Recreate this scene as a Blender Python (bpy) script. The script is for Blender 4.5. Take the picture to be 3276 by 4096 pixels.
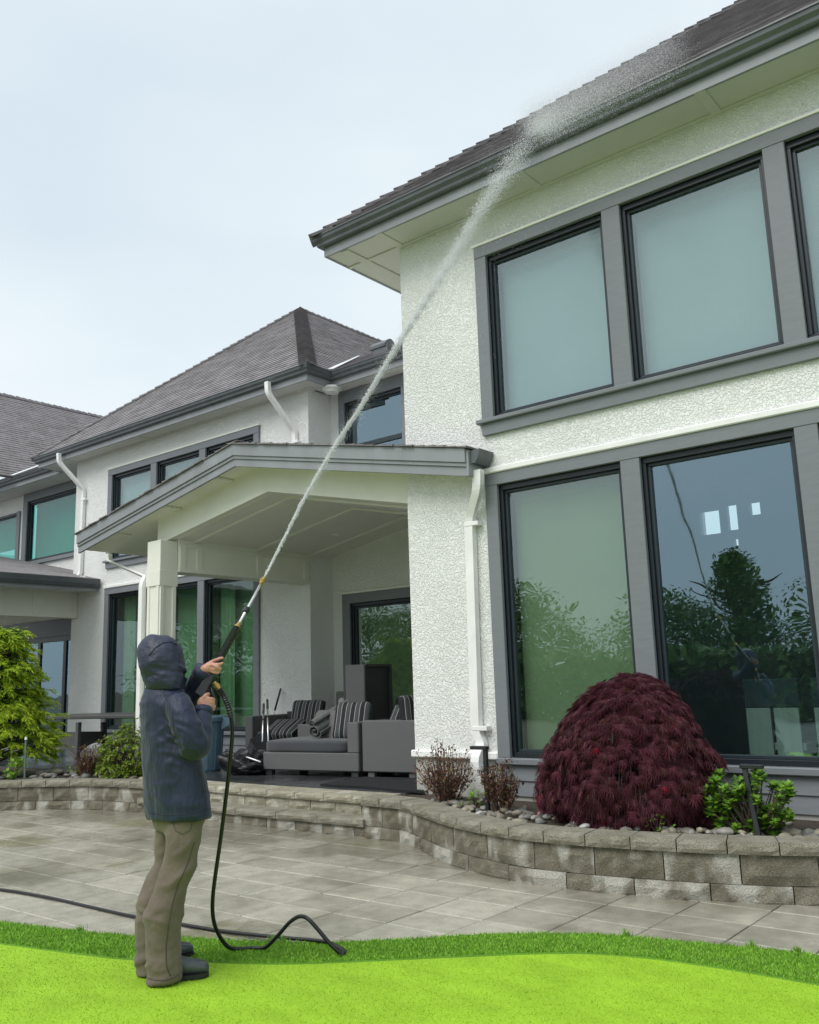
import bpy, bmesh, math, random
from mathutils import Vector, Matrix, noise
for o in list(bpy.data.objects): bpy.data.objects.remove(o)
scn = bpy.context.scene
col = scn.collection
rnd = random.Random(11)
rad = math.radians
# ---------------------------------------------------------------- camera
EYE = Vector((0, 0, 1.5)); FPX = 3600.0
_y, _p, _r = rad(39.05), rad(10.65), rad(-1.825)
FWD = Vector((-math.sin(_y)*math.cos(_p), math.cos(_y)*math.cos(_p), math.sin(_p)))
_rt = Vector((math.cos(_y), math.sin(_y), 0)); _up = _rt.cross(FWD)
RGT = math.cos(_r)*_rt + math.sin(_r)*_up; UPV = RGT.cross(FWD)
cd = bpy.data.cameras.new('camera'); cam = bpy.data.objects.new('camera', cd); col.objects.link(cam)
cd.sensor_fit = 'HORIZONTAL'; cd.sensor_width = 36.0; cd.lens = FPX/3276*36.0
cd.clip_start = 0.05; cd.clip_end = 2000
cam.matrix_world = Matrix(((RGT.x, UPV.x, -FWD.x, EYE.x), (RGT.y, UPV.y, -FWD.y, EYE.y), (RGT.z, UPV.z, -FWD.z, EYE.z), (0, 0, 0, 1)))
scn.camera = cam
def ray(px, py): return FWD + (px-1638)/FPX*RGT - (py-2048)/FPX*UPV
def at(px, py, ax, v):
    """measured point of the photograph that lies on the plane ax = v"""
    d = ray(px, py); i = 'xyz'.index(ax)
    return EYE + d*((v-EYE[i])/d[i])
# ---------------------------------------------------------------- sky and light (overcast)
w = bpy.data.worlds.new('World'); scn.world = w; w.use_nodes = True
nt = w.node_tree; bgn = nt.nodes['Background']
sky = nt.nodes.new('ShaderNodeTexSky'); sky.sky_type = 'NISHITA'; sky.sun_disc = False
SUN_EL, SUN_AZ = rad(52), rad(190)
sky.sun_elevation = SUN_EL; sky.sun_rotation = SUN_AZ; sky.air_density = 1.0; sky.dust_density = 4.0
tc = nt.nodes.new('ShaderNodeTexCoord'); nz = nt.nodes.new('ShaderNodeTexNoise')
mp = nt.nodes.new('ShaderNodeMapping'); mp.inputs['Scale'].default_value = (1, 1, 2.2)
nz.inputs['Scale'].default_value = 1.9; nz.inputs['Detail'].default_value = 4; nz.inputs['Roughness'].default_value = 0.45
cr = nt.nodes.new('ShaderNodeValToRGB')
cr.color_ramp.elements[0].position = 0.3; cr.color_ramp.elements[0].color = (5.2, 6.0, 6.55, 1)
cr.color_ramp.elements[1].position = 0.72; cr.color_ramp.elements[1].color = (6.8, 7.3, 7.5, 1)
mx = nt.nodes.new('ShaderNodeMix'); mx.data_type = 'RGBA'; mx.inputs[0].default_value = 0.9
L = nt.links.new
L(tc.outputs['Generated'], mp.inputs[0]); L(mp.outputs[0], nz.inputs['Vector']); L(nz.outputs[0], cr.inputs[0])
L(sky.outputs[0], mx.inputs[6]); L(cr.outputs[0], mx.inputs[7]); L(mx.outputs[2], bgn.inputs[0])
bgn.inputs[1].default_value = 0.1
sd = bpy.data.lights.new('sun', 'SUN'); sd.energy = 1.5; sd.angle = rad(40); sd.color = (1, 0.975, 0.94)
so = bpy.data.objects.new('sun', sd); col.objects.link(so)
# the light comes from behind the camera, high up
sdir = Vector((math.sin(SUN_AZ)*math.cos(SUN_EL), math.cos(SUN_AZ)*math.cos(SUN_EL), math.sin(SUN_EL)))
so.rotation_euler = sdir.to_track_quat('Z', 'Y').to_euler(); so.location = (0, 0, 30)
vs = scn.view_settings; vs.view_transform = 'Standard'; vs.look = 'None'; vs.gamma = 1; vs.exposure = 0.52
scn.render.resolution_x = 819; scn.render.resolution_y = 1024
try: scn.cycles.max_bounces = 8; scn.cycles.transparent_max_bounces = 16
except Exception: pass

# ---------------------------------------------------------------- helpers
def tag(o, label=None, cat=None, group=None, kind=None):
    if label: o['label'] = label
    if cat: o['category'] = cat
    if group: o['group'] = group
    if kind: o['kind'] = kind
    return o
def link(o, parent=None):
    col.objects.link(o)
    if parent is not None:
        o.parent = parent; o.matrix_parent_inverse = WM(parent).inverted()
    return o
_wm = {}
def WM(o):
    return _wm.get(o.name, Matrix.Identity(4))
def empty(name, loc, label=None, cat=None, group=None, parent=None):
    o = bpy.data.objects.new(name, None); o.empty_display_size = 0.1
    col.objects.link(o)
    if parent is not None:
        o.parent = parent; o.matrix_parent_inverse = WM(parent).inverted()
    o.location = loc; _wm[o.name] = Matrix.Translation(Vector(loc))
    return tag(o, label, cat, group)
class MB:
    def __init__(s): s.v = []; s.f = []; s.m = []; s.uv = None
    def add(s, vs, fs, mi=0):
        n = len(s.v); s.v += [tuple(p) for p in vs]; s.f += [tuple(i+n for i in f) for f in fs]; s.m += [mi]*len(fs); return s
    def box(s, x0, x1, y0, y1, z0, z1, mi=0):
        return s.add([(x0,y0,z0),(x1,y0,z0),(x1,y1,z0),(x0,y1,z0),(x0,y0,z1),(x1,y0,z1),(x1,y1,z1),(x0,y1,z1)],
              [(0,3,2,1),(4,5,6,7),(0,1,5,4),(1,2,6,5),(2,3,7,6),(3,0,4,7)], mi)
    def hexa(s, b, t, mi=0):
        return s.add(list(b)+list(t), [(0,3,2,1),(4,5,6,7),(0,1,5,4),(1,2,6,5),(2,3,7,6),(3,0,4,7)], mi)
    def obox(s, c, ax, ay, az, mi=0):
        c = Vector(c); ax = Vector(ax); ay = Vector(ay); az = Vector(az)
        return s.hexa([c-ax-ay-az, c+ax-ay-az, c+ax+ay-az, c-ax+ay-az], [c-ax-ay+az, c+ax-ay+az, c+ax+ay+az, c-ax+ay+az], mi)
    def beam(s, a, b, w, h, up=(0,0,1), mi=0):
        a = Vector(a); b = Vector(b); d = (b-a).normalized(); sd = d.cross(Vector(up)).normalized(); u = sd.cross(d)
        return s.obox((a+b)/2, (b-a)/2, sd*(w/2), u*(h/2), mi)
    def prism(s, poly, off, mi=0):
        n = len(poly); off = Vector(off); a = [Vector(p) for p in poly]; b = [p+off for p in a]
        return s.add(a+b, [tuple(range(n-1,-1,-1)), tuple(range(n, 2*n))]+[(i, (i+1) % n, (i+1) % n+n, i+n) for i in range(n)], mi)
    def tube(s, pts, rr, n=8, cap=True, mi=0, ref=None, sq=1.0):
        pts = [Vector(p) for p in pts]
        if not hasattr(rr, '__len__'): rr = [rr]*len(pts)
        t0 = (pts[1]-pts[0]).normalized()
        u = Vector(ref) if ref else (Vector((0,0,1)) if abs(t0.z) < .9 else Vector((1,0,0)))
        rings = []
        for i, p in enumerate(pts):
            t = ((pts[min(i+1, len(pts)-1)]-pts[max(i-1, 0)])).normalized()
            u = (u-t*u.dot(t)).normalized(); v = t.cross(u)
            rings.append([p+(u*math.cos(2*math.pi*k/n+math.pi/n)*sq+v*math.sin(2*math.pi*k/n+math.pi/n))*rr[i] for k in range(n)])
        vs = [q for r in rings for q in r]; fs = []
        for i in range(len(pts)-1):
            for k in range(n): fs.append((i*n+k, i*n+(k+1) % n, (i+1)*n+(k+1) % n, (i+1)*n+k))
        if cap: fs += [tuple(range(n-1,-1,-1)), tuple(range((len(pts)-1)*n, len(pts)*n))]
        return s.add(vs, fs, mi)
    def rect_tube(s, pts, w, h, side, mi=0):
        """rectangular section swept along pts; side is the fixed width direction"""
        pts = [Vector(p) for p in pts]; sd = Vector(side).normalized(); rings = []
        for i, p in enumerate(pts):
            d0 = (pts[i]-pts[i-1]).normalized() if i > 0 else (pts[1]-pts[0]).normalized()
            d1 = (pts[i+1]-pts[i]).normalized() if i < len(pts)-1 else d0
            t = (d0+d1).normalized(); n = t.cross(sd).normalized(); sc = 1/max(.5, t.dot(d0))
            rings.append([p-sd*w/2-n*h/2*sc, p+sd*w/2-n*h/2*sc, p+sd*w/2+n*h/2*sc, p-sd*w/2+n*h/2*sc])
        vs = [q for r in rings for q in r]; fs = [(3,2,1,0), tuple(range(len(vs)-4, len(vs)))]
        for i in range(len(pts)-1):
            for k in range(4): fs.append((i*4+k, i*4+(k+1) % 4, i*4+4+(k+1) % 4, i*4+4+k))
        return s.add(vs, fs, mi)
    def sweep_plan(s, path, prof, mi=0):
        """profile [(outward, z)] swept along a plan path [(x,y)] with mitred corners; outward is to the right of travel"""
        P = [Vector((p[0], p[1])) for p in path]; rings = []
        for i, p in enumerate(P):
            d0 = (P[i]-P[i-1]).normalized() if i > 0 else (P[1]-P[0]).normalized()
            d1 = (P[i+1]-P[i]).normalized() if i < len(P)-1 else d0
            n0 = Vector((d0.y, -d0.x)); n1 = Vector((d1.y, -d1.x)); m = (n0+n1).normalized(); m = m/max(.3, m.dot(n0))
            rings.append([(p.x+m.x*o, p.y+m.y*o, z) for o, z in prof])
        n = len(prof); vs = [q for r in rings for q in r]; fs = [tuple(range(n-1,-1,-1)), tuple(range(len(vs)-n, len(vs)))]
        for i in range(len(P)-1):
            for k in range(n): fs.append((i*n+k, i*n+(k+1) % n, i*n+n+(k+1) % n, i*n+n+k))
        return s.add(vs, fs, mi)
    def mesh(s, name):
        me = bpy.data.meshes.new(name); me.from_pydata(s.v, [], s.f); me.update(); return me
    def build(s, name, mat, parent=None, smooth=False, bevel=0, kind=None, label=None, cat=None, group=None, fix=True):
        me = s.mesh(name)
        mats = mat if isinstance(mat, (list, tuple)) else [mat]
        for m in mats: me.materials.append(m)
        if len(mats) > 1: me.polygons.foreach_set('material_index', s.m)
        if fix:
            bm = bmesh.new(); bm.from_mesh(me); bmesh.ops.recalc_face_normals(bm, faces=bm.faces)
            if bevel: bmesh.ops.bevel(bm, geom=bm.edges[:]+bm.verts[:], offset=bevel, segments=1, affect='EDGES', profile=.5, clamp_overlap=True)
            bm.to_mesh(me); bm.free()
        if smooth: me.polygons.foreach_set('use_smooth', [True]*len(me.polygons))
        o = bpy.data.objects.new(name, me); link(o, parent)
        return tag(o, label, cat, group, kind)
def inst(src, loc_mat, parent=None, name=None):
    o = src.copy(); col.objects.link(o)
    if name: o.name = name
    o.parent = parent
    if parent is not None: o.matrix_parent_inverse = WM(parent).inverted()
    o.matrix_basis = loc_mat
    return o

# ---------------------------------------------------------------- materials
def N(nt, t, **kw):
    n = nt.nodes.new('ShaderNode'+t)
    for k, v in kw.items(): setattr(n, k, v)
    return n
MATS = {}
def M(name, c, rough=.6, var=.12, vs=3.0, orand=0., bump=0., bs=120., bd=.004, metal=0., spec=.5, c2=None, c2s=2., c2w=.12, c2p=.55, stretch=(1,1,1), detail=4, coat=0., sheen=0., rv=0.):
    m = bpy.data.materials.new(name); m.use_nodes = True; nt = m.node_tree; L = nt.links.new
    b = nt.nodes['Principled BSDF']; b.inputs['Roughness'].default_value = rough; b.inputs['Metallic'].default_value = metal
    b.inputs['Specular IOR Level'].default_value = spec
    if coat: b.inputs['Coat Weight'].default_value = coat; b.inputs['Coat Roughness'].default_value = .1
    if sheen: b.inputs['Sheen Weight'].default_value = sheen
    g = N(nt, 'NewGeometry'); mp = N(nt, 'Mapping'); mp.inputs['Scale'].default_value = stretch; L(g.outputs['Position'], mp.inputs[0])
    n1 = N(nt, 'TexNoise'); n1.inputs['Scale'].default_value = vs; n1.inputs['Detail'].default_value = detail; L(mp.outputs[0], n1.inputs['Vector'])
    mr = N(nt, 'MapRange'); mr.inputs[1].default_value = .25; mr.inputs[2].default_value = .75; mr.inputs[3].default_value = 1-var; mr.inputs[4].default_value = 1+var
    L(n1.outputs[0], mr.inputs[0]); val = mr.outputs[0]
    if orand:
        oi = N(nt, 'ObjectInfo'); m2 = N(nt, 'MapRange'); m2.inputs[3].default_value = 1-orand; m2.inputs[4].default_value = 1+orand; L(oi.outputs['Random'], m2.inputs[0])
        mu = N(nt, 'Math', operation='MULTIPLY'); L(val, mu.inputs[0]); L(m2.outputs[0], mu.inputs[1]); val = mu.outputs[0]
    if c2:
        n2 = N(nt, 'TexNoise'); n2.inputs['Scale'].default_value = c2s; n2.inputs['Detail'].default_value = 5; n2.inputs['Roughness'].default_value = .6; L(mp.outputs[0], n2.inputs['Vector'])
        m3 = N(nt, 'MapRange', interpolation_type='SMOOTHSTEP'); m3.inputs[1].default_value = c2p-c2w; m3.inputs[2].default_value = c2p+c2w; L(n2.outputs[0], m3.inputs[0])
        cm = N(nt, 'Mix', data_type='RGBA'); cm.inputs[6].default_value = (*c, 1); cm.inputs[7].default_value = (*c2, 1); L(m3.outputs[0], cm.inputs[0]); base = cm.outputs[2]
    else:
        rg = N(nt, 'RGB'); rg.outputs[0].default_value = (*c, 1); base = rg.outputs[0]
    vm = N(nt, 'VectorMath', operation='SCALE'); L(base, vm.inputs[0]); L(val, vm.inputs['Scale']); L(vm.outputs[0], b.inputs['Base Color'])
    if rv:
        m4 = N(nt, 'MapRange'); m4.inputs[1].default_value = .3; m4.inputs[2].default_value = .7; m4.inputs[3].default_value = max(.02, rough-rv); m4.inputs[4].default_value = rough+rv; L(n1.outputs[0], m4.inputs[0]); L(m4.outputs[0], b.inputs['Roughness'])
    if bump:
        n3 = N(nt, 'TexNoise'); n3.inputs['Scale'].default_value = bs; n3.inputs['Detail'].default_value = 3; L(mp.outputs[0], n3.inputs['Vector'])
        bp = N(nt, 'Bump'); bp.inputs['Strength'].default_value = bump; bp.inputs['Distance'].default_value = bd; L(n3.outputs[0], bp.inputs['Height']); L(bp.outputs[0], b.inputs['Normal'])
    MATS[name] = m; return m
def stucco(name, c):
    m = bpy.data.materials.new(name); m.use_nodes = True; nt = m.node_tree; L = nt.links.new
    b = nt.nodes['Principled BSDF']; b.inputs['Roughness'].default_value = .8; b.inputs['Specular IOR Level'].default_value = .25
    g = N(nt, 'NewGeometry'); n0 = N(nt, 'TexNoise'); n0.inputs['Scale'].default_value = 9; L(g.outputs['Position'], n0.inputs['Vector'])
    vm = N(nt, 'VectorMath', operation='MULTIPLY_ADD'); vm.inputs[1].default_value = (.06,)*3; L(n0.outputs[1], vm.inputs[0]); L(g.outputs['Position'], vm.inputs[2])
    v = N(nt, 'TexNoise'); v.inputs['Scale'].default_value = 46; v.inputs['Detail'].default_value = 2.5; v.inputs['Roughness'].default_value = .55; v.inputs['Distortion'].default_value = .7; L(vm.outputs[0], v.inputs['Vector'])
    mr = N(nt, 'MapRange', interpolation_type='SMOOTHSTEP'); mr.inputs[1].default_value = .40; mr.inputs[2].default_value = .58; L(v.outputs[0], mr.inputs[0])
    n2 = N(nt, 'TexNoise'); n2.inputs['Scale'].default_value = 90; n2.inputs['Detail'].default_value = 3; L(g.outputs['Position'], n2.inputs['Vector'])
    ad = N(nt, 'Math', operation='MULTIPLY_ADD'); ad.inputs[1].default_value = .25; L(n2.outputs[0], ad.inputs[0]); L(mr.outputs[0], ad.inputs[2])
    bp = N(nt, 'Bump'); bp.inputs['Strength'].default_value = .8; bp.inputs['Distance'].default_value = .010; L(ad.outputs[0], bp.inputs['Height']); L(bp.outputs[0], b.inputs['Normal'])
    n4 = N(nt, 'TexNoise'); n4.inputs['Scale'].default_value = 1.1; n4.inputs['Detail'].default_value = 6; L(g.outputs['Position'], n4.inputs['Vector'])
    m4 = N(nt, 'MapRange'); m4.inputs[1].default_value = .3; m4.inputs[2].default_value = .75; m4.inputs[3].default_value = 1.03; m4.inputs[4].default_value = .93; L(n4.outputs[0], m4.inputs[0])
    rg = N(nt, 'RGB'); rg.outputs[0].default_value = (*c, 1)
    sc = N(nt, 'VectorMath', operation='SCALE'); L(rg.outputs[0], sc.inputs[0]); L(m4.outputs[0], sc.inputs['Scale']); L(sc.outputs[0], b.inputs['Base Color'])
    return m
def glass(name, tint, refl=.2, rtint=(.82, .93, .95)):
    m = bpy.data.materials.new(name); m.use_nodes = True; nt = m.node_tree; L = nt.links.new
    nt.nodes.remove(nt.nodes['Principled BSDF']); out = nt.nodes['Material Output']
    t = N(nt, 'BsdfTransparent'); t.inputs[0].default_value = (*tint, 1); gl = N(nt, 'BsdfGlossy'); gl.inputs['Roughness'].default_value = .0; gl.inputs['Color'].default_value = (*rtint, 1)
    g = N(nt, 'NewGeometry'); n = N(nt, 'TexNoise'); n.inputs['Scale'].default_value = 2.2; n.inputs['Detail'].default_value = 1; L(g.outputs['Position'], n.inputs['Vector'])
    bp = N(nt, 'Bump'); bp.inputs['Strength'].default_value = .12; bp.inputs['Distance'].default_value = .02; L(n.outputs[0], bp.inputs['Height']); L(bp.outputs[0], gl.inputs['Normal'])
    fr = N(nt, 'Fresnel'); fr.inputs[0].default_value = 1.5
    mr = N(nt, 'MapRange'); mr.inputs[3].default_value = refl; mr.inputs[4].default_value = 1.0; L(fr.outputs[0], mr.inputs[0])
    inv = N(nt, 'Math', operation='SUBTRACT'); inv.inputs[0].default_value = 1; L(g.outputs['Backfacing'], inv.inputs[1]); ml = N(nt, 'Math', operation='MULTIPLY'); L(mr.outputs[0], ml.inputs[0]); L(inv.outputs[0], ml.inputs[1])
    mx = N(nt, 'MixShader'); L(ml.outputs[0], mx.inputs[0]); L(t.outputs[0], mx.inputs[1]); L(gl.outputs[0], mx.inputs[2]); L(mx.outputs[0], out.inputs[0])
    return m
STUCCO = stucco('stucco', (.86, .87, .84))
TRIM = M('grey_trim', (.185, .20, .215), .55, .06, 6, bump=.15, bs=60, stretch=(1,1,6))
FASCIA = M('grey_fascia', (.26, .275, .29), .5, .13, 3, stretch=(1, 1, .3))
GUTTER = M('dark_gutter', (.10, .11, .118), .35, .22, 5, stretch=(1, 1, .3))
FRAME = M('dark_frame', (.014, .02, .026), .35, .1, 5)
SASH = M('sash', (.022, .034, .042), .4, .1, 5)
SOFFIT = M('soffit_paint', (.58, .58, .55), .6, .05, 3)
CEIL = M('ceiling_paint', (.74, .74, .71), .6, .04, 3)
CREAM = M('cream_paint', (.78, .785, .70), .55, .04, 3)
WHITE = M('white_metal', (.84, .84, .82), .4, .08, 4)
SHING = M('shingle', (.225, .210, .215), .9, .22, 7, bump=.5, bs=160, bd=.003, c2=(.175, .162, .166), c2s=1.3, c2w=.2)
SHINGR = M('shingle_piece', (.225, .210, .215), .9, .22, 7, orand=.22, bump=.5, bs=160, bd=.003)
CAPM = M('shingle_cap', (.165, .155, .16), .9, .2, 9, orand=.12, bump=.4, bs=160, bd=.003)
BLACKF = M('felt_edge', (.018, .018, .02), .9)
FLASH = M('bright_flashing', (.85, .86, .86), .4, .03)
BLIND = M('roller_blind', (.80, .82, .78), .8, .04, 2, spec=.1)
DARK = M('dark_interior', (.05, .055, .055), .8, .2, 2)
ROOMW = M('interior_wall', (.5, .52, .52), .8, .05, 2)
CONC = M('foundation_concrete', (.42, .41, .38), .8, .12, 5, bump=.2, bs=80)
GL_BLIND = glass('green_glass', (.62, .70, .61), .16)
GL_GREEN = glass('deep_green_glass', (.57, .71, .60), .10)
GL_FROST = glass('pale_glass', (.68, .77, .775), .2)
GL_DARK = glass('blue_glass', (.78, .88, .88), .24, (.64, .86, 1.0))
GL_TEAL = glass('teal_glass', (.40, .72, .67), .07)
# ================================================================ HOUSE
house = empty('house', (-9, 9, 0), 'large white stucco two-storey house with grey trim and dark shingled hip roofs', 'house')
def wall(name, plane, v, a0, a1, z0, z1, holes, depth=.16, mat=None, parent=house, sgn=1):
    """stucco wall on plane ('y' or 'x') = v from a0..a1, with real openings; sgn = direction of the thickness"""
    m = MB()
    A = sorted({a0, a1, *[h[0] for h in holes], *[h[1] for h in holes]}); Z = sorted({z0, z1, *[h[2] for h in holes], *[h[3] for h in holes]})
    def P(a, z, d=0): return (a, v+sgn*d, z) if plane == 'y' else (v+sgn*d, a, z)
    for i in range(len(A)-1):
        for j in range(len(Z)-1):
            ca, cz = (A[i]+A[i+1])/2, (Z[j]+Z[j+1])/2
            if any(h[0] < ca < h[1] and h[2] < cz < h[3] for h in holes): continue
            for d in (0, depth): m.add([P(A[i], Z[j], d), P(A[i+1], Z[j], d), P(A[i+1], Z[j+1], d), P(A[i], Z[j+1], d)], [(0,1,2,3) if d == 0 else (3,2,1,0)])
    for (b0, b1, c0, c1) in list(holes)+[(a0, a1, z0, z1)]:
        for (p, q) in (((b0, c0), (b1, c0)), ((b1, c0), (b1, c1)), ((b1, c1), (b0, c1)), ((b0, c1), (b0, c0))):
            m.add([P(*p), P(*q), P(*q, depth), P(*p, depth)], [(0,1,2,3)])
    return m.build(name, mat or STUCCO, parent, fix=False)
def board(name, x0, x1, y0, y1, z0, z1, mat, parent=house, bevel=.004):
    return MB().box(x0, x1, y0, y1, z0, z1).build(name, mat, parent, bevel=bevel)
def window(x0, x1, z0, z1, yw, gl, blind=True, head=.0, blind_z=None, parent=house, fw=.036, rail=None, curtain=False, blind_off=.21):
    """dark frame set in an opening of the wall plane yw: frame > pane, sash, blind"""
    m = MB(); y0, y1 = yw+.012, yw+.14
    for b in ((x0, x1, z0, z0+.05), (x0, x1, z1-fw-.02, z1), (x0, x0+fw, z0+.05, z1-fw-.02), (x1-fw, x1, z0+.05, z1-fw-.02)):
        m.box(b[0], b[1], y0, y1, b[2], b[3])
    fr = m.build('window', FRAME, parent, bevel=.004)
    xi0, xi1, zi0, zi1 = x0+fw, x1-fw, z0+.05, z1-fw-.02; sw = .028
    s = MB()
    for b in ((xi0, xi1, zi0, zi0+sw), (xi0, xi1, zi1-sw, zi1), (xi0, xi0+sw, zi0+sw, zi1-sw), (xi1-sw, xi1, zi0+sw, zi1-sw)):
        s.box(b[0], b[1], y0+.035, y1-.02, b[2], b[3])
    if rail: s.box(xi0+sw, xi1-sw, y0+.035, y1-.02, rail-.04, rail+.04)
    s.build('sash', SASH, fr, bevel=.003)
    MB().box(xi0+sw-.005, xi1-sw+.005, y0+.062, y0+.068, zi0+sw-.005, zi1-sw+.005).build('pane', gl, fr)
    if blind:
        bz = blind_z if blind_z else zi0
        b = MB(); n = 14
        for i in range(n):       # a roller blind hangs slightly wavy
            xa = xi0+.012+(xi1-xi0-.024)*i/n; xb = xi0+.012+(xi1-xi0-.024)*(i+1)/n
            ya = yw+blind_off+.006*math.sin(i*.9+x0*7); yb = yw+blind_off+.006*math.sin((i+1)*.9+x0*7)
            b.hexa([(xa, ya, bz), (xb, yb, bz), (xb, yb+.004, bz), (xa, ya+.004, bz)], [(xa, ya, zi1-.03), (xb, yb, zi1-.03), (xb, yb+.004, zi1-.03), (xa, ya+.004, zi1-.03)])
        b.box(xi0+.01, xi1-.01, yw+blind_off-.025, yw+blind_off+.035, zi1-.075, zi1+.02)
        b.build('blind', BLIND, fr)
    if curtain:
        for (ca, cb) in curtain:
            b = MB(); n = 20
            for i in range(n):
                xa = ca+(cb-ca)*i/n; xb = ca+(cb-ca)*(i+1)/n; ya = yw+.32+.03*math.sin(i*1.1); yb = yw+.32+.03*math.sin((i+1)*1.1)
                b.add([(xa, ya, z0), (xb, yb, z0), (xb, yb, z1), (xa, ya, z1)], [(0,1,2,3)])
            b.build('curtain', BLIND, fr, smooth=True)
    return fr
YR, YL, YC, YLL = 7.6, 10.46, 11.0, 11.3
ZS = 6.5
WX = [(-4.975, -3.6), (-3.41, -2.045), (-1.86, -.49)]     # openings of the right wing; the left wing repeats them
SH = -11.53
ZU, ZLO = (4.16, 5.97), (.74, 3.45)
# walls
holesR = [(a, b, *ZU) for a, b in WX]+[(a, b, *ZLO) for a, b in WX]
wall('wall', 'y', YR, -6.19, 1.15, .72, ZS, holesR)
wall('wall', 'x', -6.19, YR+.16, 16, .3, ZS, [], sgn=1)
wall('wall', 'x', 1.15, YR+.16, 16, .3, ZS, [], sgn=-1)
holesL = [(a+SH, b+SH, *ZU) for a, b in WX]+[(a+SH, b+SH, *ZLO) for a, b in WX]
wall('wall', 'y', YL, -17.95, -10.65, .3, ZS, holesL)
wall('wall', 'x', -10.65, YL+.16, 16, .3, ZS, [], sgn=-1)
wall('wall', 'x', -17.95, YL+.16, 16, .3, ZS, [], sgn=1)
wall('wall', 'y', YC, -10.65, -6.19, .3, ZS, [(-10.29, -9.0, 4.62, 6.28), (-10.24, -8.75, .36, 2.8)])
wall('wall', 'y', YLL, -25, -17.95, 3.2, ZS, [(-21.62, -18.15, 4.72, 6.28), (-24.2, -22.14, 4.4, 6.1)])
board('foundation', -6.19, -5.12, YR+.006, YR+.16, .2, .72, CONC)
board('water_table', -6.22, -5.121, YR-.045, YR+.1, .715, .79, WHITE, bevel=.012)
board('foundation', -5.12, 1.15, YR-.012, YR+.16, .2, .40, CONC)
board('wall_cap', -6.26, 1.2, YR, 16, ZS+.002, ZS+.01, DARK)
# lap siding under the windows
def siding(x0, x1, yw, z0, z1, n):
    for k in range(n):
        a = z0+(z1-z0)*k/n; b = z0+(z1-z0)*(k+1)/n
        m = MB(); m.hexa([(x0, yw-.034, a), (x1, yw-.034, a), (x1, yw+.02, a), (x0, yw+.02, a)], [(x0, yw-.014, b+.012), (x1, yw-.014, b+.012), (x1, yw+.02, b+.012), (x0, yw+.02, b+.012)])
        m.build('siding_board', TRIM, house)
siding(-5.12, 1.1, YR, .39, .675, 2)
siding(-5.12+SH, -.35+SH, YL, .36, .675, 2)
for sh, yw in ((0, YR), (SH, YL)):
    x0, x1 = -5.12+sh, -.345+sh; y0 = yw-.045
    for (zb, zt, top, bot) in ((ZU[0], ZU[1], 6.10, 3.99), (ZLO[0], ZLO[1], 3.575, .68)):
        board('trim_board', x0, x1, y0, yw+.02, zt, top, TRIM)
        edges = [x0]+[e for a, b in WX for e in (a+sh, b+sh)]+[x1]
        for k in range(0, len(edges), 2):
            board('trim_board', edges[k], edges[k+1], y0+.004, yw+.02, zb, zt, TRIM)
        if zb > 3:
            board('window_sill', x0-.05, x1+.05, y0-.04, yw+.02, zb-.045, zb, TRIM, bevel=.008)
            board('trim_board', x0, x1, y0+.002, yw+.02, bot, zb-.045, TRIM)
            board('drip_cap', x0-.02, x1+.02, y0-.012, yw+.01, top, top+.028, CREAM)
        else:
            board('window_sill', x0+(.05 if sh else .0), x1, y0-.03, yw+.02, bot, zb, TRIM, bevel=.008)
            board('drip_cap', x0-.03, x1+.03, y0-.02, yw+.01, top, top+.062, WHITE, bevel=.01)
# windows
for i, (a, b) in enumerate(WX):
    window(a, b, *ZU, YR, GL_FROST)
    window(a, b, *ZLO, YR, GL_BLIND if i == 0 else GL_DARK, blind=(i == 0))
    window(a+SH, b+SH, *ZU, YL, GL_FROST)
    window(a+SH, b+SH, *ZLO, YL, GL_GREEN, blind=True, blind_off=.5, curtain=[(a+SH+.05, a+SH+.45)] if i != 1 else [(b+SH-.5, b+SH-.05)])
window(-10.29, -9.0, 4.62, 6.28, YC, GL_DARK, blind=False, rail=5.48)
window(-10.24, -8.75, .36, 2.8, YC, GL_BLIND, blind=True)
window(-21.62, -18.15, 4.72, 6.28, YLL, GL_TEAL, blind=True)
window(-24.2, -22.14, 4.4, 6.1, YLL, GL_TEAL, blind=True, blind_z=5.2)
for b in ((-10.42, -10.29, 4.5, 6.498), (-9.0, -8.87, 4.5, 6.498), (-10.41, -10.24, .36, 2.8), (-8.75, -8.6, .36, 2.8)):
    board('trim_board', b[0], b[1], YC-.04, YC+.02, b[2], b[3], TRIM)
board('trim_board', -10.29, -9.0, YC-.037, YC+.02, 6.28, 6.497, TRIM)
board('trim_board', -10.41, -8.6, YC-.042, YC+.02, 2.8, 2.96, TRIM); board('drip_cap', -10.43, -8.58, YC-.06, YC+.02, 2.96, 3.0, CREAM)
board('trim_board', -21.82, -21.62, YLL-.04, YLL+.02, 4.72, 6.495, TRIM); board('trim_board', -21.62, -18.0, YLL-.043, YLL+.02, 6.28, 6.494, TRIM)
board('trim_board', -22.14, -21.98, YLL-.04, YLL+.02, 4.4, 6.1, TRIM); board('window_sill', -21.86, -18.0, YLL-.07, YLL+.02, 4.63, 4.72, TRIM, bevel=.008)
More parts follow.
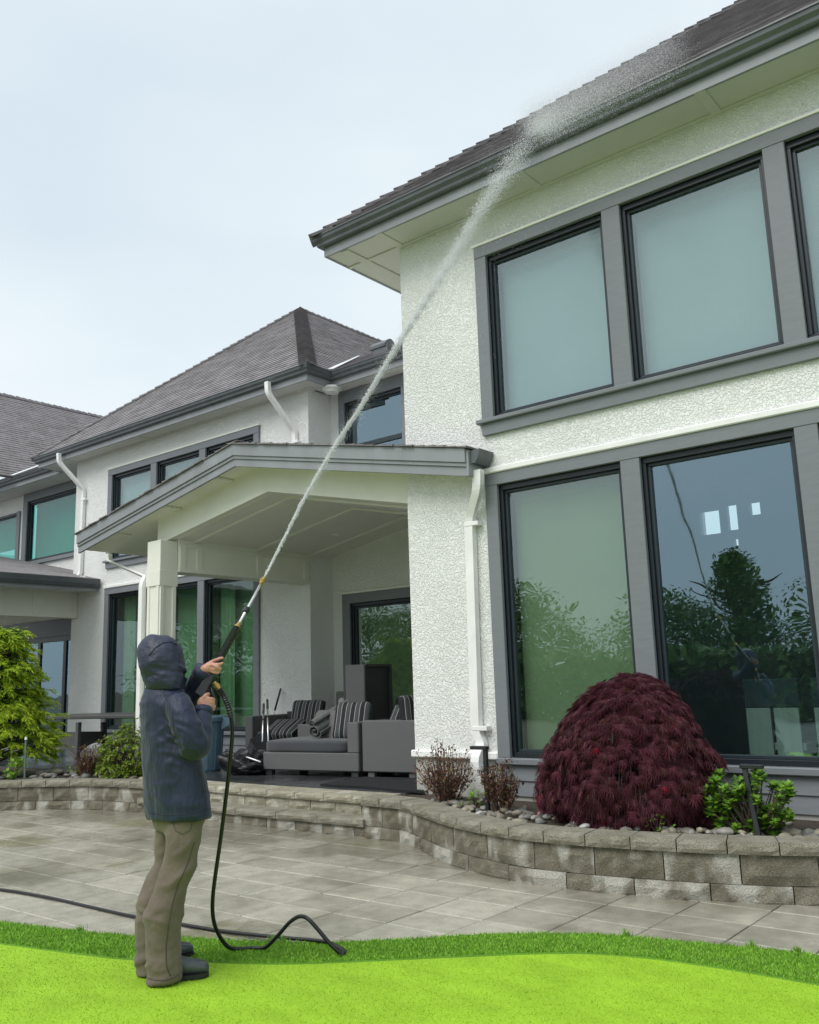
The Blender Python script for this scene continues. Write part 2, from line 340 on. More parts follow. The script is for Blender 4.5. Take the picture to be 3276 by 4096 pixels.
# rooms behind the clear panes
def room(x0, x1, y0, y1, z0, z1, mat, back_holes=()):
    m = MB()
    m.add([(x0, y0, z0), (x1, y0, z0), (x1, y1, z0), (x0, y1, z0)], [(0,1,2,3)]); m.add([(x0, y0, z1), (x1, y0, z1), (x1, y1, z1), (x0, y1, z1)], [(3,2,1,0)])
    m.add([(x0, y0, z0), (x0, y1, z0), (x0, y1, z1), (x0, y0, z1)], [(0,1,2,3)]); m.add([(x1, y0, z0), (x1, y1, z0), (x1, y1, z1), (x1, y0, z1)], [(3,2,1,0)])
    o = m.build('room', mat, house, fix=False)
    wall('partition', 'y', y1, x0, x1, z0, z1, back_holes, depth=.1, mat=mat)
    return o
room(-6.0, 1.1, YR+.17, 12.4, .36, 4.05, ROOMW, [(-4.75, -4.47, 3.40, 3.74), (-4.36, -4.22, 3.42, 3.78), (-4.04, -3.90, 3.59, 3.77), (-4.3, -4.24, 3.2, 3.3)])
room(-17.7, -10.8, YL+.17, 14.8, .36, 3.62, ROOMW)
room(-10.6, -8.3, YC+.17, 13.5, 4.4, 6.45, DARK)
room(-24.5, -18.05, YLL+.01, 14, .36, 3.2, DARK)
# soffits, fascia and gutters
def eave(path, zf=ZS, gap=.0):
    m = MB(); m.sweep_plan(path, [(0, zf-.01), (0, zf+.24), (-.03, zf+.24), (-.03, zf-.01)]); m.build('fascia', FASCIA, house)
    g = MB(); g.sweep_plan(path, [(0, zf+.10), (.045, zf+.10), (.06, zf+.115), (.066, zf+.145), (.095, zf+.18), (.10, zf+.215), (.112, zf+.22), (.112, zf+.235), (.098, zf+.235), (.09, zf+.20), (.01, zf+.14), (.01, zf+.23), (0, zf+.23)])
    g.build('gutter', GUTTER, house)
eave([(-6.99, 16), (-6.99, 7.16), (2.0, 7.16), (2.0, 16)])
eave([(-18.94, 10.66), (-18.94, 10.08), (-10.29, 10.08), (-10.29, 10.66), (-6.2, 10.66)])
eave([(-25, 10.66), (-19.0, 10.66)])
def soffit(poly, z=ZS): MB().prism([(x, y, z) for x, y in poly], (0, 0, .03)).build('soffit', SOFFIT, house)
soffit([(-6.97, 7.18), (2.0, 7.18), (2.0, 7.8), (-6.2, 7.8), (-6.2, 15), (-6.97, 15)])
soffit([(-18.92, 10.1), (-10.31, 10.1), (-10.31, 10.68), (-6.2, 10.68), (-6.2, 11.1), (-10.6, 11.1), (-10.6, 10.6), (-17.9, 10.6), (-17.9, 11.4), (-25, 11.4), (-25, 10.68), (-18.92, 10.68)])
def batten(x0, x1, y0, y1, z=ZS): MB().box(x0, x1, y0, y1, z-.014, z+.01).build('soffit_batten', SOFFIT, house, bevel=.004)
for x in (-6.15, -4.28, -2.4): batten(x-.05, x+.05, 7.17, 7.56)
batten(-6.97, 2, 7.55, 7.598, ZS-.003); batten(-6.75, -6.65, 7.2, 12, ZS-.006)
for x in (-15.2, -12.3, -17.9): batten(x-.05, x+.05, 10.09, 10.42)
batten(-18.9, -10.5, 10.405, 10.458, ZS-.003)
m = MB(); c = at(900+920*.464, 1200+782*.464, 'z', ZS-.05)
m.tube([(c.x, c.y, ZS+.005), (c.x, c.y, ZS-.03), (c.x, c.y, ZS-.045), (c.x, c.y, ZS-.09)], [.17, .17, .13, .12], 24); m.build('soffit_vent', WHITE, house, smooth=False)

# ---------------------------------------------------------------- shingled roofs
def slope(name, eL, eR, tL, tR, single=0, mat=SHING, expo=.142, wid=.30, parent=house, ragged=True):
    """shingled plane: eL,eR eave ends, tL,tR top ends. Each course is a row of wedge-shaped shingles."""
    eL, eR, tL, tR = map(Vector, (eL, eR, tL, tR)); S = (eR-eL); Ls = S.length; S.normalize()
    up = (tL+tR)/2-(eL+eR)/2; nrm = S.cross(up).normalized(); T = nrm.cross(S).normalized()
    if nrm.z < 0: nrm = -nrm
    H = (tL-eL).dot(T); sL = (tL-eL).dot(S); sR = (tR-eL).dot(S)
    deck = MB().prism([eL, eR, tR, tL] if (tR-tL).length > .01 else [eL, eR, tL], -nrm*.05)
    roof = deck.build('roof', SHING, parent)
    rows = int(H/expo); rest = MB(); made = 0; proto = None
    for k in range(rows):
        t0 = k*expo; t1 = min(H, t0+expo+.03)
        a0 = sL*t0/H; b0 = Ls+(sR-Ls)*t0/H; a1 = sL*t1/H; b1 = Ls+(sR-Ls)*t1/H
        off = -((k*.37) % 1)*wid
        s = min(a0, a1)+off
        while s < max(b0, b1):
            w_ = wid; s2 = s+w_-.008
            lo0, hi0 = max(s, a0), min(s2, b0); lo1, hi1 = max(s, a1), min(s2, b1)
            if hi0-lo0 > .02 or hi1-lo1 > .02:
                hi0 = max(hi0, lo0+.005); hi1 = max(hi1, lo1+.005)
                if lo0 > b0: lo0 = hi0 = b0-.005
                if lo1 > b1: lo1 = hi1 = b1-.005
                d = rnd.uniform(-.006, .006); th = .016+rnd.uniform(-.003, .004)
                full = lo0 == s and hi0 == s2 and lo1 == s and hi1 == s2
                if full and made < single:
                    if proto is None:
                        pm = MB().hexa([(0, 0, .002), (w_-.008, 0, .002), (w_-.008, expo+.03, .0005), (0, expo+.03, .0005)], [(0, 0, .018), (w_-.008, 0, .018), (w_-.008, expo+.03, .003), (0, expo+.03, .003)])
                        proto = pm.mesh('shingle'); proto.materials.append(SHINGR)
                    o = bpy.data.objects.new('shingle', proto); col.objects.link(o); o.parent = roof
                    p = eL+S*s+T*(t0+d)
                    o.matrix_basis = Matrix(((S.x, T.x, nrm.x, p.x), (S.y, T.y, nrm.y, p.y), (S.z, T.z, nrm.z, p.z), (0,0,0,1))); made += 1
                else:
                    q = lambda ss, t, h: eL+S*ss+T*t+nrm*h
                    rest.hexa([q(lo0, t0+d, .002), q(hi0, t0+d, .002), q(hi1, t1, .0005), q(lo1, t1, .0005)], [q(lo0, t0+d, th), q(hi0, t0+d, th), q(hi1, t1, .003), q(lo1, t1, .003)])
            s += w_
    r = rest.build('shingles', mat, roof, fix=False); tag(r, kind='stuff')
    return roof
def caps(roof, a, b, n1, n2, ln=.15, wd=.17, off=.03):
    """bent cap shingles lapped along a hip or ridge from a (low) to b; n1,n2 directions down the two slopes"""
    a = Vector(a); b = Vector(b); d = (b-a).normalized(); L_ = (b-a).length; n1 = Vector(n1).normalized(); n2 = Vector(n2).normalized(); up = (-(n1+n2)).normalized()
    m = MB(); e = ln*1.35
    for (n, sg) in ((n1, 1), (n2, -1)):
        q = lambda l, w_, h: d*l+n*w_+up*h
        m.hexa([q(0, 0, 0), q(0, wd, 0), q(e, wd, -.02), q(e, 0, -.02)], [q(0, 0, .034), q(0, wd, .034), q(e, wd, 0), q(e, 0, 0)])
    me = m.mesh('ridge_cap'); me.materials.append(CAPM)
    k = 0
    while k*ln < L_-ln*.5:
        o = bpy.data.objects.new('ridge_cap', me); col.objects.link(o); o.parent = roof
        o.matrix_basis = Matrix.Translation(a+d*(k*ln)+up*(off+rnd.uniform(-.005, .006))); k += 1
ZE = 6.735
def dn(eave_pt, ridge_pt): return (Vector(eave_pt)-Vector(ridge_pt))
# left wing: front hip end and right side
apexL = (-14.6, 14.1, 10.29); backL = (-14.6, 20, 10.29)
rfL = slope('front', (-19.15, 10.02, ZE), (-10.2, 10.02, ZE), apexL, apexL, single=300)
rsL = slope('side', (-10.2, 10.02, ZE), (-10.2, 20, ZE), apexL, backL)
MB().prism([(-19.15, 10.02, ZE), apexL, backL, (-19.15, 20, ZE)], (0, 0, -.04)).build('roof', SHING, house)
dF = dn((-14.6, 10.02, ZE), apexL); dR = dn((-10.2, 14.1, ZE), apexL); dLf = dn((-19.15, 14.1, ZE), apexL)
def perp(v, ax):
    v = Vector(v); ax = Vector(ax).normalized(); return (v-ax*v.dot(ax))
h = Vector(apexL)-Vector((-10.2, 10.02, ZE)); caps(rfL, (-10.2, 10.02, ZE), apexL, perp(dF, h), perp(dR, h), .142)
h = Vector(apexL)-Vector((-19.15, 10.02, ZE)); caps(rfL, (-19.15, 10.02, ZE), apexL, perp(dF, h), perp(dLf, h), .2)
caps(rsL, apexL, backL, perp(dR, (0,1,0)), perp(dLf, (0,1,0)), .2)
# right wing
apexR = (-2.6, 11.15, 10.29)
rfR = slope('front', (-7.12, 7.07, ZE), (1.95, 7.07, ZE), apexR, apexR, expo=.142)
MB().prism([(-7.12, 7.07, ZE), apexR, (-2.6, 16, 10.29), (-7.12, 16, ZE)], (0, 0, -.04)).build('roof', SHING, house)
MB().prism([(1.95, 7.07, ZE), apexR, (-2.6, 16, 10.29), (1.95, 16, ZE)], (0, 0, -.04)).build('roof', SHING, house)
dF = dn((-2.6, 7.07, ZE), apexR); dLf = dn((-7.12, 11.15, ZE), apexR)
h = Vector(apexR)-Vector((-7.12, 7.07, ZE)); caps(rfR, (-7.12, 7.07, ZE), apexR, perp(dF, h), perp(dLf, h), .2, .17)
# far left wing and the linking roofs
rsF = slope('side', (-21.08, 9.0, ZE), (-21.08, 20, ZE), (-25.54, 9.0, 10.29), (-25.54, 20, 10.29))
caps(rsF, (-25.54, 9, 10.29), (-25.54, 20, 10.29), perp((4.46, 0, -3.55), (0,1,0)), perp((-4.46, 0, -3.55), (0,1,0)), .2)
slope('link', (-12.5, 10.57, ZE), (-6.2, 10.57, ZE), (-12.5, 16, ZE+.52*5.43), (-6.2, 16, ZE+.52*5.43))
slope('link', (-23, 10.57, ZE), (-18.5, 10.57, ZE), (-23, 13, ZE+.52*2.43), (-18.5, 13, ZE+.52*2.43))
def strip(a, b, w_=.09, h=.04):
    a = Vector(a); b = Vector(b); MB().beam(a+Vector((0,0,h)), b+Vector((0,0,h)), w_, .012).build('valley_flashing', FLASH, house)
strip((-10.2, 10.56, ZE), (-12.05, 13.3, 8.19)); strip((-21.08, 10.56, ZE), (-22.3, 12.45, 7.72))
# vent hood on the linking roof
v0 = at(1522, 1400, 'y', 11.35)
m = MB(); m.box(v0.x-.05, v0.x+.28, v0.y-.14, v0.y+.2, v0.z-.3, v0.z+.03)
prof = [(-.16+.02*k, v0.z+.03+.11*math.sin(math.pi*k/16)) for k in range(17)]
m.prism([(v0.x-.12, v0.y+a, z) for a, z in prof]+[(v0.x-.12, v0.y+.16, v0.z-.02), (v0.x-.12, v0.y-.16, v0.z-.02)], (.36, 0, 0)); m.build('roof_vent', GUTTER, house)

# ---------------------------------------------------------------- porch
YP, XR_ = 7.3, -8.8
bL, bP, bR = (-12.44, 3.565), (XR_, 4.28), (-5.16, 3.53)
def sloped(name, a, b, z0, z1, y0, y1, mat, parent=house):
    m = MB().hexa([(a[0], y0, a[1]+z0), (b[0], y0, b[1]+z0), (b[0], y1, b[1]+z0), (a[0], y1, a[1]+z0)], [(a[0], y0, a[1]+z1), (b[0], y0, b[1]+z1), (b[0], y1, b[1]+z1), (a[0], y1, a[1]+z1)])
    return m.build(name, mat, parent, bevel=.003)
for a, b in ((bL, bP), (bP, bR)):
    sloped('barge_board', a, b, .14, .29, YP-.02, YP+.05, FASCIA)
    sloped('barge_board', a, b, .098, .14, YP-.002, YP+.05, FASCIA)
    sloped('barge_board', a, b, 0, .098, YP+.016, YP+.05, FASCIA)
proof = MB()
for a, b in ((bL, bP), (bP, bR)):
    y1 = 10.455 if a is bL else 7.59
    if a is bL:
        proof.hexa([(a[0], YP+.05, a[1]+.06), (b[0], YP+.05, b[1]+.06), (b[0], y1, b[1]+.06), (a[0], y1, a[1]+.06)], [(a[0], YP+.05, a[1]+.285), (b[0], YP+.05, b[1]+.285), (b[0], y1, b[1]+.285), (a[0], y1, a[1]+.285)])
    else:
        mid = (-6.2, b[1]+(a[1]-b[1])*(-6.2-b[0])/(a[0]-b[0]))
        for p, q, yy in ((a, mid, 10.99), (mid, b, 7.59)):
            proof.hexa([(p[0], YP+.05, p[1]+.06), (q[0], YP+.05, q[1]+.06), (q[0], yy, q[1]+.06), (p[0], yy, p[1]+.06)], [(p[0], YP+.05, p[1]+.285), (q[0], YP+.05, q[1]+.285), (q[0], yy, q[1]+.285), (p[0], yy, p[1]+.285)])
pr = proof.build('porch_roof', CREAM, house)
# thin ragged shingle layer on top
def shingle_sheet(a, b, y0, y1, parent):
    m = MB(); d = Vector((b[0]-a[0], 0, b[1]-a[1])); n = int(d.length/.142); d.normalize(); nr = Vector((-d.z, 0, d.x))
    if nr.z < 0: nr = -nr
    for k in range(n+1):
        p = Vector((a[0], 0, a[1]+.29))+d*(k*.142-.02); yy = y0+rnd.uniform(-.025, .0)
        while yy < y1:
            e = min(y1, yy+.3); th = rnd.uniform(.016, .026); q = p+d*.175
            m.hexa([(p.x, yy, p.z), (p.x, e-.006, p.z), (q.x, e-.006, q.z), (q.x, yy, q.z)], [tuple(p+nr*th+Vector((0, yy, 0))), tuple(p+nr*th+Vector((0, e-.006, 0))), tuple(q+nr*.006+Vector((0, e-.006, 0))), tuple(q+nr*.006+Vector((0, yy, 0)))]); yy += .3
    return m.build('shingles', SHING, parent, kind='stuff')
shingle_sheet((bL[0]-.02, bL[1]), bP, YP-.035, 10.45, pr); shingle_sheet((bR[0]+.02, bR[1]), bP, YP-.035, 7.59, pr)
# underside of the overhang: a panelled soffit
for a, b in ((bL, bP), (bP, bR)):
    sloped('soffit_trim', a, b, .04, .058, YP+.05, YP+.11, CREAM)
for k in (.22, .55, .86):
    x = bL[0]+(bP[0]-bL[0])*k; z = bL[1]+(bP[1]-bL[1])*k
    MB().box(x-.035, x+.035, YP+.11, 7.69, z+.03, z+.058).build('soffit_trim', CREAM, house)
# gable panel over the opening
g = MB(); gi = [(-10.97, 3.56), (-8.6, 3.975), (-6.19, 3.45)]; n = 24
def roofz(x): return (bL[1]+(bP[1]-bL[1])*(x-bL[0])/(bP[0]-bL[0]) if x < XR_ else bP[1]+(bR[1]-bP[1])*(x-XR_)/(bR[0]-XR_))+.065
def inz(x): return gi[0][1]+(gi[1][1]-gi[0][1])*(x-gi[0][0])/(gi[1][0]-gi[0][0]) if x < gi[1][0] else gi[1][1]+(gi[2][1]-gi[1][1])*(x-gi[1][0])/(gi[2][0]-gi[1][0])
xs = sorted({-10.97, -8.8, -8.6, -6.19})
for p, q in zip(xs, xs[1:]): g.hexa([(p, 7.7, inz(p)), (q, 7.7, inz(q)), (q, 7.82, inz(q)), (p, 7.82, inz(p))], [(p, 7.7, roofz(p)), (q, 7.7, roofz(q)), (q, 7.82, roofz(q)), (p, 7.82, roofz(p))])
g.build('gable_panel', CREAM, house, fix=True)
# vaulted porch ceiling with battens
cl = [(-10.95, 3.56), (-8.6, 3.975), (-6.19, 3.45)]
for a, b in zip(cl, cl[1:]):
    sloped('porch_ceiling', a, b, -.004, .03, 7.81, 10.99, CEIL)
    for y in (8.1, 9.3, 10.42):
        sloped('ceiling_batten', a, b, -.034, -.004, y, y+.1, CEIL)
for px, py in ((1004, 2127), (1343, 2182)):
    c = at(px, py, 'z', 3.62); z = cl[0][1]+(cl[1][1]-cl[0][1])*(c.x-cl[0][0])/(cl[1][0]-cl[0][0])
    MB().tube([(c.x, c.y, z-.012), (c.x, c.y, z+.02)], [.07, .075], 18).build('downlight', WHITE, house)
# beam and column
XB = -10.65
MB().box(-10.95, XB, 7.83, 10.455, 3.14, 3.62).build('porch_beam', CREAM, house, bevel=.006)
for y in (7.9, 8.2, 9.35, 10.36):
    MB().box(XB, XB+.022, y-.05, y+.05, 3.19, 3.53).build('beam_stile', CREAM, house, bevel=.003)
MB().box(XB, XB+.025, 7.84, 10.45, 3.14, 3.19).build('beam_rail', CREAM, house, bevel=.003)
MB().box(XB, XB+.024, 7.84, 10.45, 3.50, 3.54).build('beam_rail', CREAM, house, bevel=.003)
cm = MB().box(-10.95, -10.67, 7.54, 7.81, .36, 2.95).build('porch_column', CREAM, house, bevel=.006)
for b in ((-10.975, -10.645, 7.52, 7.83, 2.93, 3.16), (-10.965, -10.655, 7.53, 7.82, 3.16, 3.58), (-10.99, -10.63, 7.505, 7.845, .36, .6)):
    MB().box(*b).build('column_block', CREAM, cm, bevel=.006)
for b in ((-10.66, -10.648, 7.545, 7.60), (-10.66, -10.648, 7.75, 7.805)): MB().box(b[0]-.012, b[1], b[2], b[3], .6, 2.93).build('column_trim', CREAM, cm, bevel=.002)
for b in ((-10.945, -10.89), (-10.73, -10.675)): MB().box(b[0], b[1], 7.525, 7.545, .6, 2.93).build('column_trim', CREAM, cm, bevel=.002)
# right-hand return of the porch eave with its gutter
MB().box(bR[0]-.0, bR[0]+.03, YP+.0, 7.59, bR[1]-.0, bR[1]+.27).build('fascia', FASCIA, house, bevel=.003)
MB().prism([(bR[0]+.03, YP+.03, bR[1]+.13), (bR[0]+.09, YP+.03, bR[1]+.13), (bR[0]+.13, YP+.03, bR[1]+.19), (bR[0]+.15, YP+.03, bR[1]+.27), (bR[0]+.03, YP+.03, bR[1]+.26)], (0, 7.59-YP-.03, 0)).build('gutter', GUTTER, house)
# left porch at the picture's edge
MB().box(-18.0, -17.72, 6.0, 10.455, 3.05, 3.63).build('porch_beam', CREAM, house, bevel=.006)
for y in (9.5, 8.6): MB().box(-17.72, -17.7, y-.05, y+.05, 3.1, 3.55).build('beam_stile', CREAM, house)
sloped('porch_roof', (-24, 5.1), (-16.95, 3.66), 0, .12, 6, 11.28, CREAM)
sh = sloped('porch_roof', (-24, 5.1), (-16.9, 3.66), .12, .155, 6, 11.28, SHING); MB().box(-16.96, -16.92, 6, 10.44, 3.545, 3.76).build('fascia', FASCIA, house)
MB().prism([(-16.92, 6, 3.62), (-16.86, 6, 3.62), (-16.82, 6, 3.69), (-16.80, 6, 3.79), (-16.92, 6, 3.78)], (0, 4.42, 0)).build('gutter', GUTTER, house)
sloped('porch_ceiling', (-24, 3.64), (-16.96, 3.60), -.02, .0, 6, 11.28, SOFFIT)
# glazed doors in the recess under it
m = MB()
for x in (-21.9, -20.75, -19.6, -18.4): m.box(x-.06, x+.06, YLL-.02, YLL+.06, .36, 2.78)
m.box(-24, -18.34, YLL-.02, YLL+.06, .36, .46); m.box(-24, -18.34, YLL-.022, YLL+.06, 2.68, 2.8)
dr = m.build('patio_door', FRAME, house)
for a, b in ((-21.84, -20.81), (-20.69, -19.66), (-19.54, -18.46)): MB().box(a, b, YLL+.01, YLL+.016, .46, 2.68).build('pane', GL_DARK, dr)
board('trim_board', -24, -17.96, YLL-.04, YLL+.05, 2.8, 3.2, FRAME); board('trim_board', -18.34, -17.955, YLL-.04, YLL+.05, .36, 2.8, FRAME)
# ---------------------------------------------------------------- downspouts
def spout(pts, side=(1, 0, 0), w_=.085, h=.07, straps=(), mat=None):
    P = [Vector(p) for p in pts]; out = [P[0]]
    for a, b, c in zip(P, P[1:], P[2:]):      # soften each elbow
        r = min(.07, (b-a).length*.4, (c-b).length*.4); p0 = b-(b-a).normalized()*r; p1 = b+(c-b).normalized()*r
        for t in (0, .33, .67, 1): out.append(p0*(1-t)**2+b*2*t*(1-t)+p1*t*t)
    out.append(P[-1]); o = MB().rect_tube(out, w_, h, side).build('downspout', mat or WHITE, house, bevel=0)
    for z, x, y in straps: MB().box(x-w_*.62, x+w_*1.15, y-h*.56, y+h*.45, z-.022, z+.022).build('strap', WHITE, o, bevel=.003)
    return o
yw = YL-.05
def px(x, y, v, ax='y'): return at(x, y, ax, v)
q1, q2, q3 = px(234, 1850, 9.95), px(245, 1860, 9.95), px(338, 1925, yw)
zt = 6.61
spout([(px(234, 1835, 9.96).x, 9.96, 6.62), (px(236, 1850, 9.96).x, 9.96, 6.42), (-17.56, yw, 5.82), (-17.58, yw, 3.98), (-17.56, yw-.1, 3.88), (-17.0, yw-.25, 3.84)], straps=[(5.6, -17.56, yw)])
spout([(px(1070, 1548, 9.96).x, 9.96, 6.62), (px(1072, 1570, 9.96).x, 9.96, 6.42), (-10.93, yw, 5.78), (-10.93, yw, 3.6)], straps=[(5.6, -10.93, yw)])
yr = YR-.05
xs_ = -5.44
spout([(at(1912, 1880, 'y', 7.42).x, 7.42, 3.6), (at(1912, 1905, 'y', 7.42).x, 7.42, 3.42), (at(1877, 2000, 'y', yr).x, yr, 3.14), (at(1880, 2300, 'y', yr).x, yr, .98), (at(1934, 3010, 'y', yr).x, yr, .86), (at(1925, 3050, 'y', yr-.03).x-.02, yr-.1, .72), (at(1932, 3136, 'y', yr-.1).x, yr-.1, .42)], w_=.10, h=.075,
      straps=[(3.08, at(1880, 2020, 'y', yr).x, yr), (1.02, at(1920, 2950, 'y', yr).x, yr)])
# porch column downspout
xc = -11.02
spout([(px(436, 2185, 7.9).x, 7.9, 3.62), (px(438, 2215, 7.9).x, 7.9, 3.5), (xc, 7.56, 3.08), (xc, 7.5, 2.98), (xc, 7.5, .45)], w_=.085, h=.07)
# ================================================================ GROUND
def smooth_path(pts, step=.05):
    """Catmull-Rom through plan points, resampled by arc length"""
    P = [Vector((p[0], p[1])) for p in pts]; P = [P[0]*2-P[1]]+P+[P[-1]*2-P[-2]]; out = []
    for i in range(1, len(P)-2):
        for k in range(12):
            t = k/12; a, b, c, d = P[i-1:i+3]
            out.append(.5*((2*b)+(c-a)*t+(2*a-5*b+4*c-d)*t*t+(3*b-a-3*c+d)*t**3))
    out.append(P[-2]); res = [out[0]]; acc = 0
    for a, b in zip(out, out[1:]):
        L_ = (b-a).length; 
        while acc+L_ >= step:
            t = (step-acc)/L_; a = a.lerp(b, t); res.append(a.copy()); L_ = (b-a).length; acc = 0
        acc += L_
    return res
class Path:
    def __init__(s, pts, step=.02): s.p = smooth_path(pts, step); s.step = step; s.L = step*(len(s.p)-1)
    def __call__(s, d, off=0):
        i = max(0, min(len(s.p)-2, int(d/s.step))); f = d/s.step-i; a, b = s.p[i], s.p[i+1]
        i0, i1 = max(0, i-3), min(len(s.p)-1, i+4); t = (s.p[i1]-s.p[i0]).normalized(); n = Vector((t.y, -t.x)); q = a+(b-a)*f+n*off
        return q
def wet(name, c, cwet, cmoss, rough):
    """paver / stone: dry tone, darker wet patches (glossier) and olive algae patches, each with its own outline"""
    m = bpy.data.materials.new(name); m.use_nodes = True; nt = m.node_tree; L = nt.links.new; b = nt.nodes['Principled BSDF']
    g = N(nt, 'NewGeometry'); oi = N(nt, 'ObjectInfo')
    def noi(s, d, lo, hi, r=.6, sc=(1,1,1)):
        mp = N(nt, 'Mapping'); mp.inputs['Scale'].default_value = sc; L(g.outputs['Position'], mp.inputs[0])
        n = N(nt, 'TexNoise'); n.inputs['Scale'].default_value = s; n.inputs['Detail'].default_value = d; n.inputs['Roughness'].default_value = r; L(mp.outputs[0], n.inputs['Vector'])
        q = N(nt, 'MapRange', interpolation_type='SMOOTHSTEP'); q.inputs[1].default_value = lo; q.inputs[2].default_value = hi; L(n.outputs[0], q.inputs[0]); return q.outputs[0]
    wmask = noi(.55, 4, .46, .66); alg = noi(.9, 5, .58, .66); fine = noi(260, 2, .3, .7); mid = noi(7, 3, .3, .7)
    sx = N(nt, 'SeparateXYZ'); L(g.outputs['Position'], sx.inputs[0]); ny = N(nt, 'TexNoise'); ny.inputs['Scale'].default_value = .8; L(g.outputs['Position'], ny.inputs['Vector'])
    rj = N(nt, 'MapRange'); rj.inputs[3].default_value = -.35; rj.inputs[4].default_value = .35; L(oi.outputs['Random'], rj.inputs[0])
    ya = N(nt, 'Math', operation='MULTIPLY_ADD'); ya.inputs[1].default_value = 1.6; L(ny.outputs[0], ya.inputs[0]); L(sx.outputs[1], ya.inputs[2]); yb = N(nt, 'Math', operation='ADD'); L(ya.outputs[0], yb.inputs[0]); L(rj.outputs[0], yb.inputs[1])
    yr_ = N(nt, 'MapRange', interpolation_type='SMOOTHSTEP'); yr_.inputs[1].default_value = 6.55; yr_.inputs[2].default_value = 7.15; L(yb.outputs[0], yr_.inputs[0]); mxw = N(nt, 'Math', operation='MAXIMUM'); L(wmask, mxw.inputs[0]); L(yr_.outputs[0], mxw.inputs[1]); wmask = mxw.outputs[0]
    m1 = N(nt, 'Mix', data_type='RGBA'); m1.inputs[6].default_value = (*c, 1); m1.inputs[7].default_value = (*cwet, 1); L(wmask, m1.inputs[0])
    m2 = N(nt, 'Mix', data_type='RGBA'); m2.inputs[7].default_value = (*cmoss, 1); L(m1.outputs[2], m2.inputs[6]); al = N(nt, 'Math', operation='MULTIPLY'); al.inputs[1].default_value = .6; L(alg, al.inputs[0]); L(al.outputs[0], m2.inputs[0])
    v = N(nt, 'MapRange'); v.inputs[3].default_value = .85; v.inputs[4].default_value = 1.13; L(oi.outputs['Random'], v.inputs[0])
    v2 = N(nt, 'MapRange'); v2.inputs[3].default_value = .86; v2.inputs[4].default_value = 1.12; L(mid, v2.inputs[0])
    v3 = N(nt, 'MapRange'); v3.inputs[3].default_value = .85; v3.inputs[4].default_value = 1.15; L(fine, v3.inputs[0])
    a = N(nt, 'Math', operation='MULTIPLY'); L(v.outputs[0], a.inputs[0]); L(v2.outputs[0], a.inputs[1]); a2 = N(nt, 'Math', operation='MULTIPLY'); L(a.outputs[0], a2.inputs[0]); L(v3.outputs[0], a2.inputs[1])
    sc = N(nt, 'VectorMath', operation='SCALE'); L(m2.outputs[2], sc.inputs[0]); L(a2.outputs[0], sc.inputs['Scale']); L(sc.outputs[0], b.inputs['Base Color'])
    r = N(nt, 'MapRange'); r.inputs[3].default_value = rough; r.inputs[4].default_value = rough*.42; L(noi(1.1, 6, .38, .62), r.inputs[0]); L(r.outputs[0], b.inputs['Roughness'])
    bp = N(nt, 'Bump'); bp.inputs['Strength'].default_value = .25; bp.inputs['Distance'].default_value = .002; L(fine, bp.inputs['Height']); L(bp.outputs[0], b.inputs['Normal'])
    return m
PAVER = wet('wet_paver', (.44, .415, .34), (.23, .215, .165), (.20, .19, .095), .30)
JOINT = M('joint_sand', (.10, .094, .075), .9, .25, 30)
SLATE = M('dark_deck_tile', (.055, .06, .062), .22, .25, 4, orand=.25, rv=.08)
# ground sheet to the horizon
m = MB(); m.add([(-400, -400, -.06), (400, -400, -.06), (400, 400, -.06), (-400, 400, -.06)], [(0,1,2,3)])
m.build('ground', M('lawn_ground', (.14, .14, .105), .9, .3, 2), kind='structure')
patio = MB().add([(-16, 2.0, -.004), (4, 2.0, -.004), (4, 8.5, -.004), (-16, 8.5, -.004)], [(0,1,2,3)]).build('patio', JOINT, kind='structure')
TX, TY = .474, .3815
pm = MB().box(.0055, TX-.0055, .0055, TY-.0055, -.03, .006); me = pm.mesh('paver'); me.materials.append(PAVER)
bm = bmesh.new(); bm.from_mesh(me); bmesh.ops.recalc_face_normals(bm, faces=bm.faces); bmesh.ops.bevel(bm, geom=[e for e in bm.edges if all(v.co.z > 0 for v in e.verts)], offset=.004, segments=1, affect='EDGES'); bm.to_mesh(me); bm.free()
cells = []
for i in range(-30, 8):
    for j in range(-6, 14):
        x = -4.0+i*TX; y = 4.94+j*TY
        if y < 2.2 or y > 7.3 or x < -15.5 or x > 3: continue
        d = Vector((x+.2, y+.2, 0))-EYE; z = d.dot(FWD)
        if z <= 0: continue
        u_, v_ = d.dot(RGT)/z*FPX+1638, 2048-d.dot(UPV)/z*FPX
        if -1200 < u_ < 5200 and v_ < 4700: cells.append((z+(0 if -120 < u_ < 3400 and v_ < 3950 else 50), x, y))
cells.sort(); restp = MB()
for k, (z, x, y) in enumerate(cells):
    tilt = Matrix.Rotation(rnd.uniform(-.004, .004), 4, 'X') @ Matrix.Rotation(rnd.uniform(-.004, .004), 4, 'Y')
    if k < 300:
        o = bpy.data.objects.new('paver', me); col.objects.link(o); o.parent = patio
        o.matrix_basis = Matrix.Translation((x, y, rnd.uniform(-.0015, .0015))) @ tilt
    else: restp.box(x+.004, x+TX-.004, y+.004, y+TY-.004, -.03, .006)
if restp.v: restp.build('paver', PAVER, patio, kind='stuff')
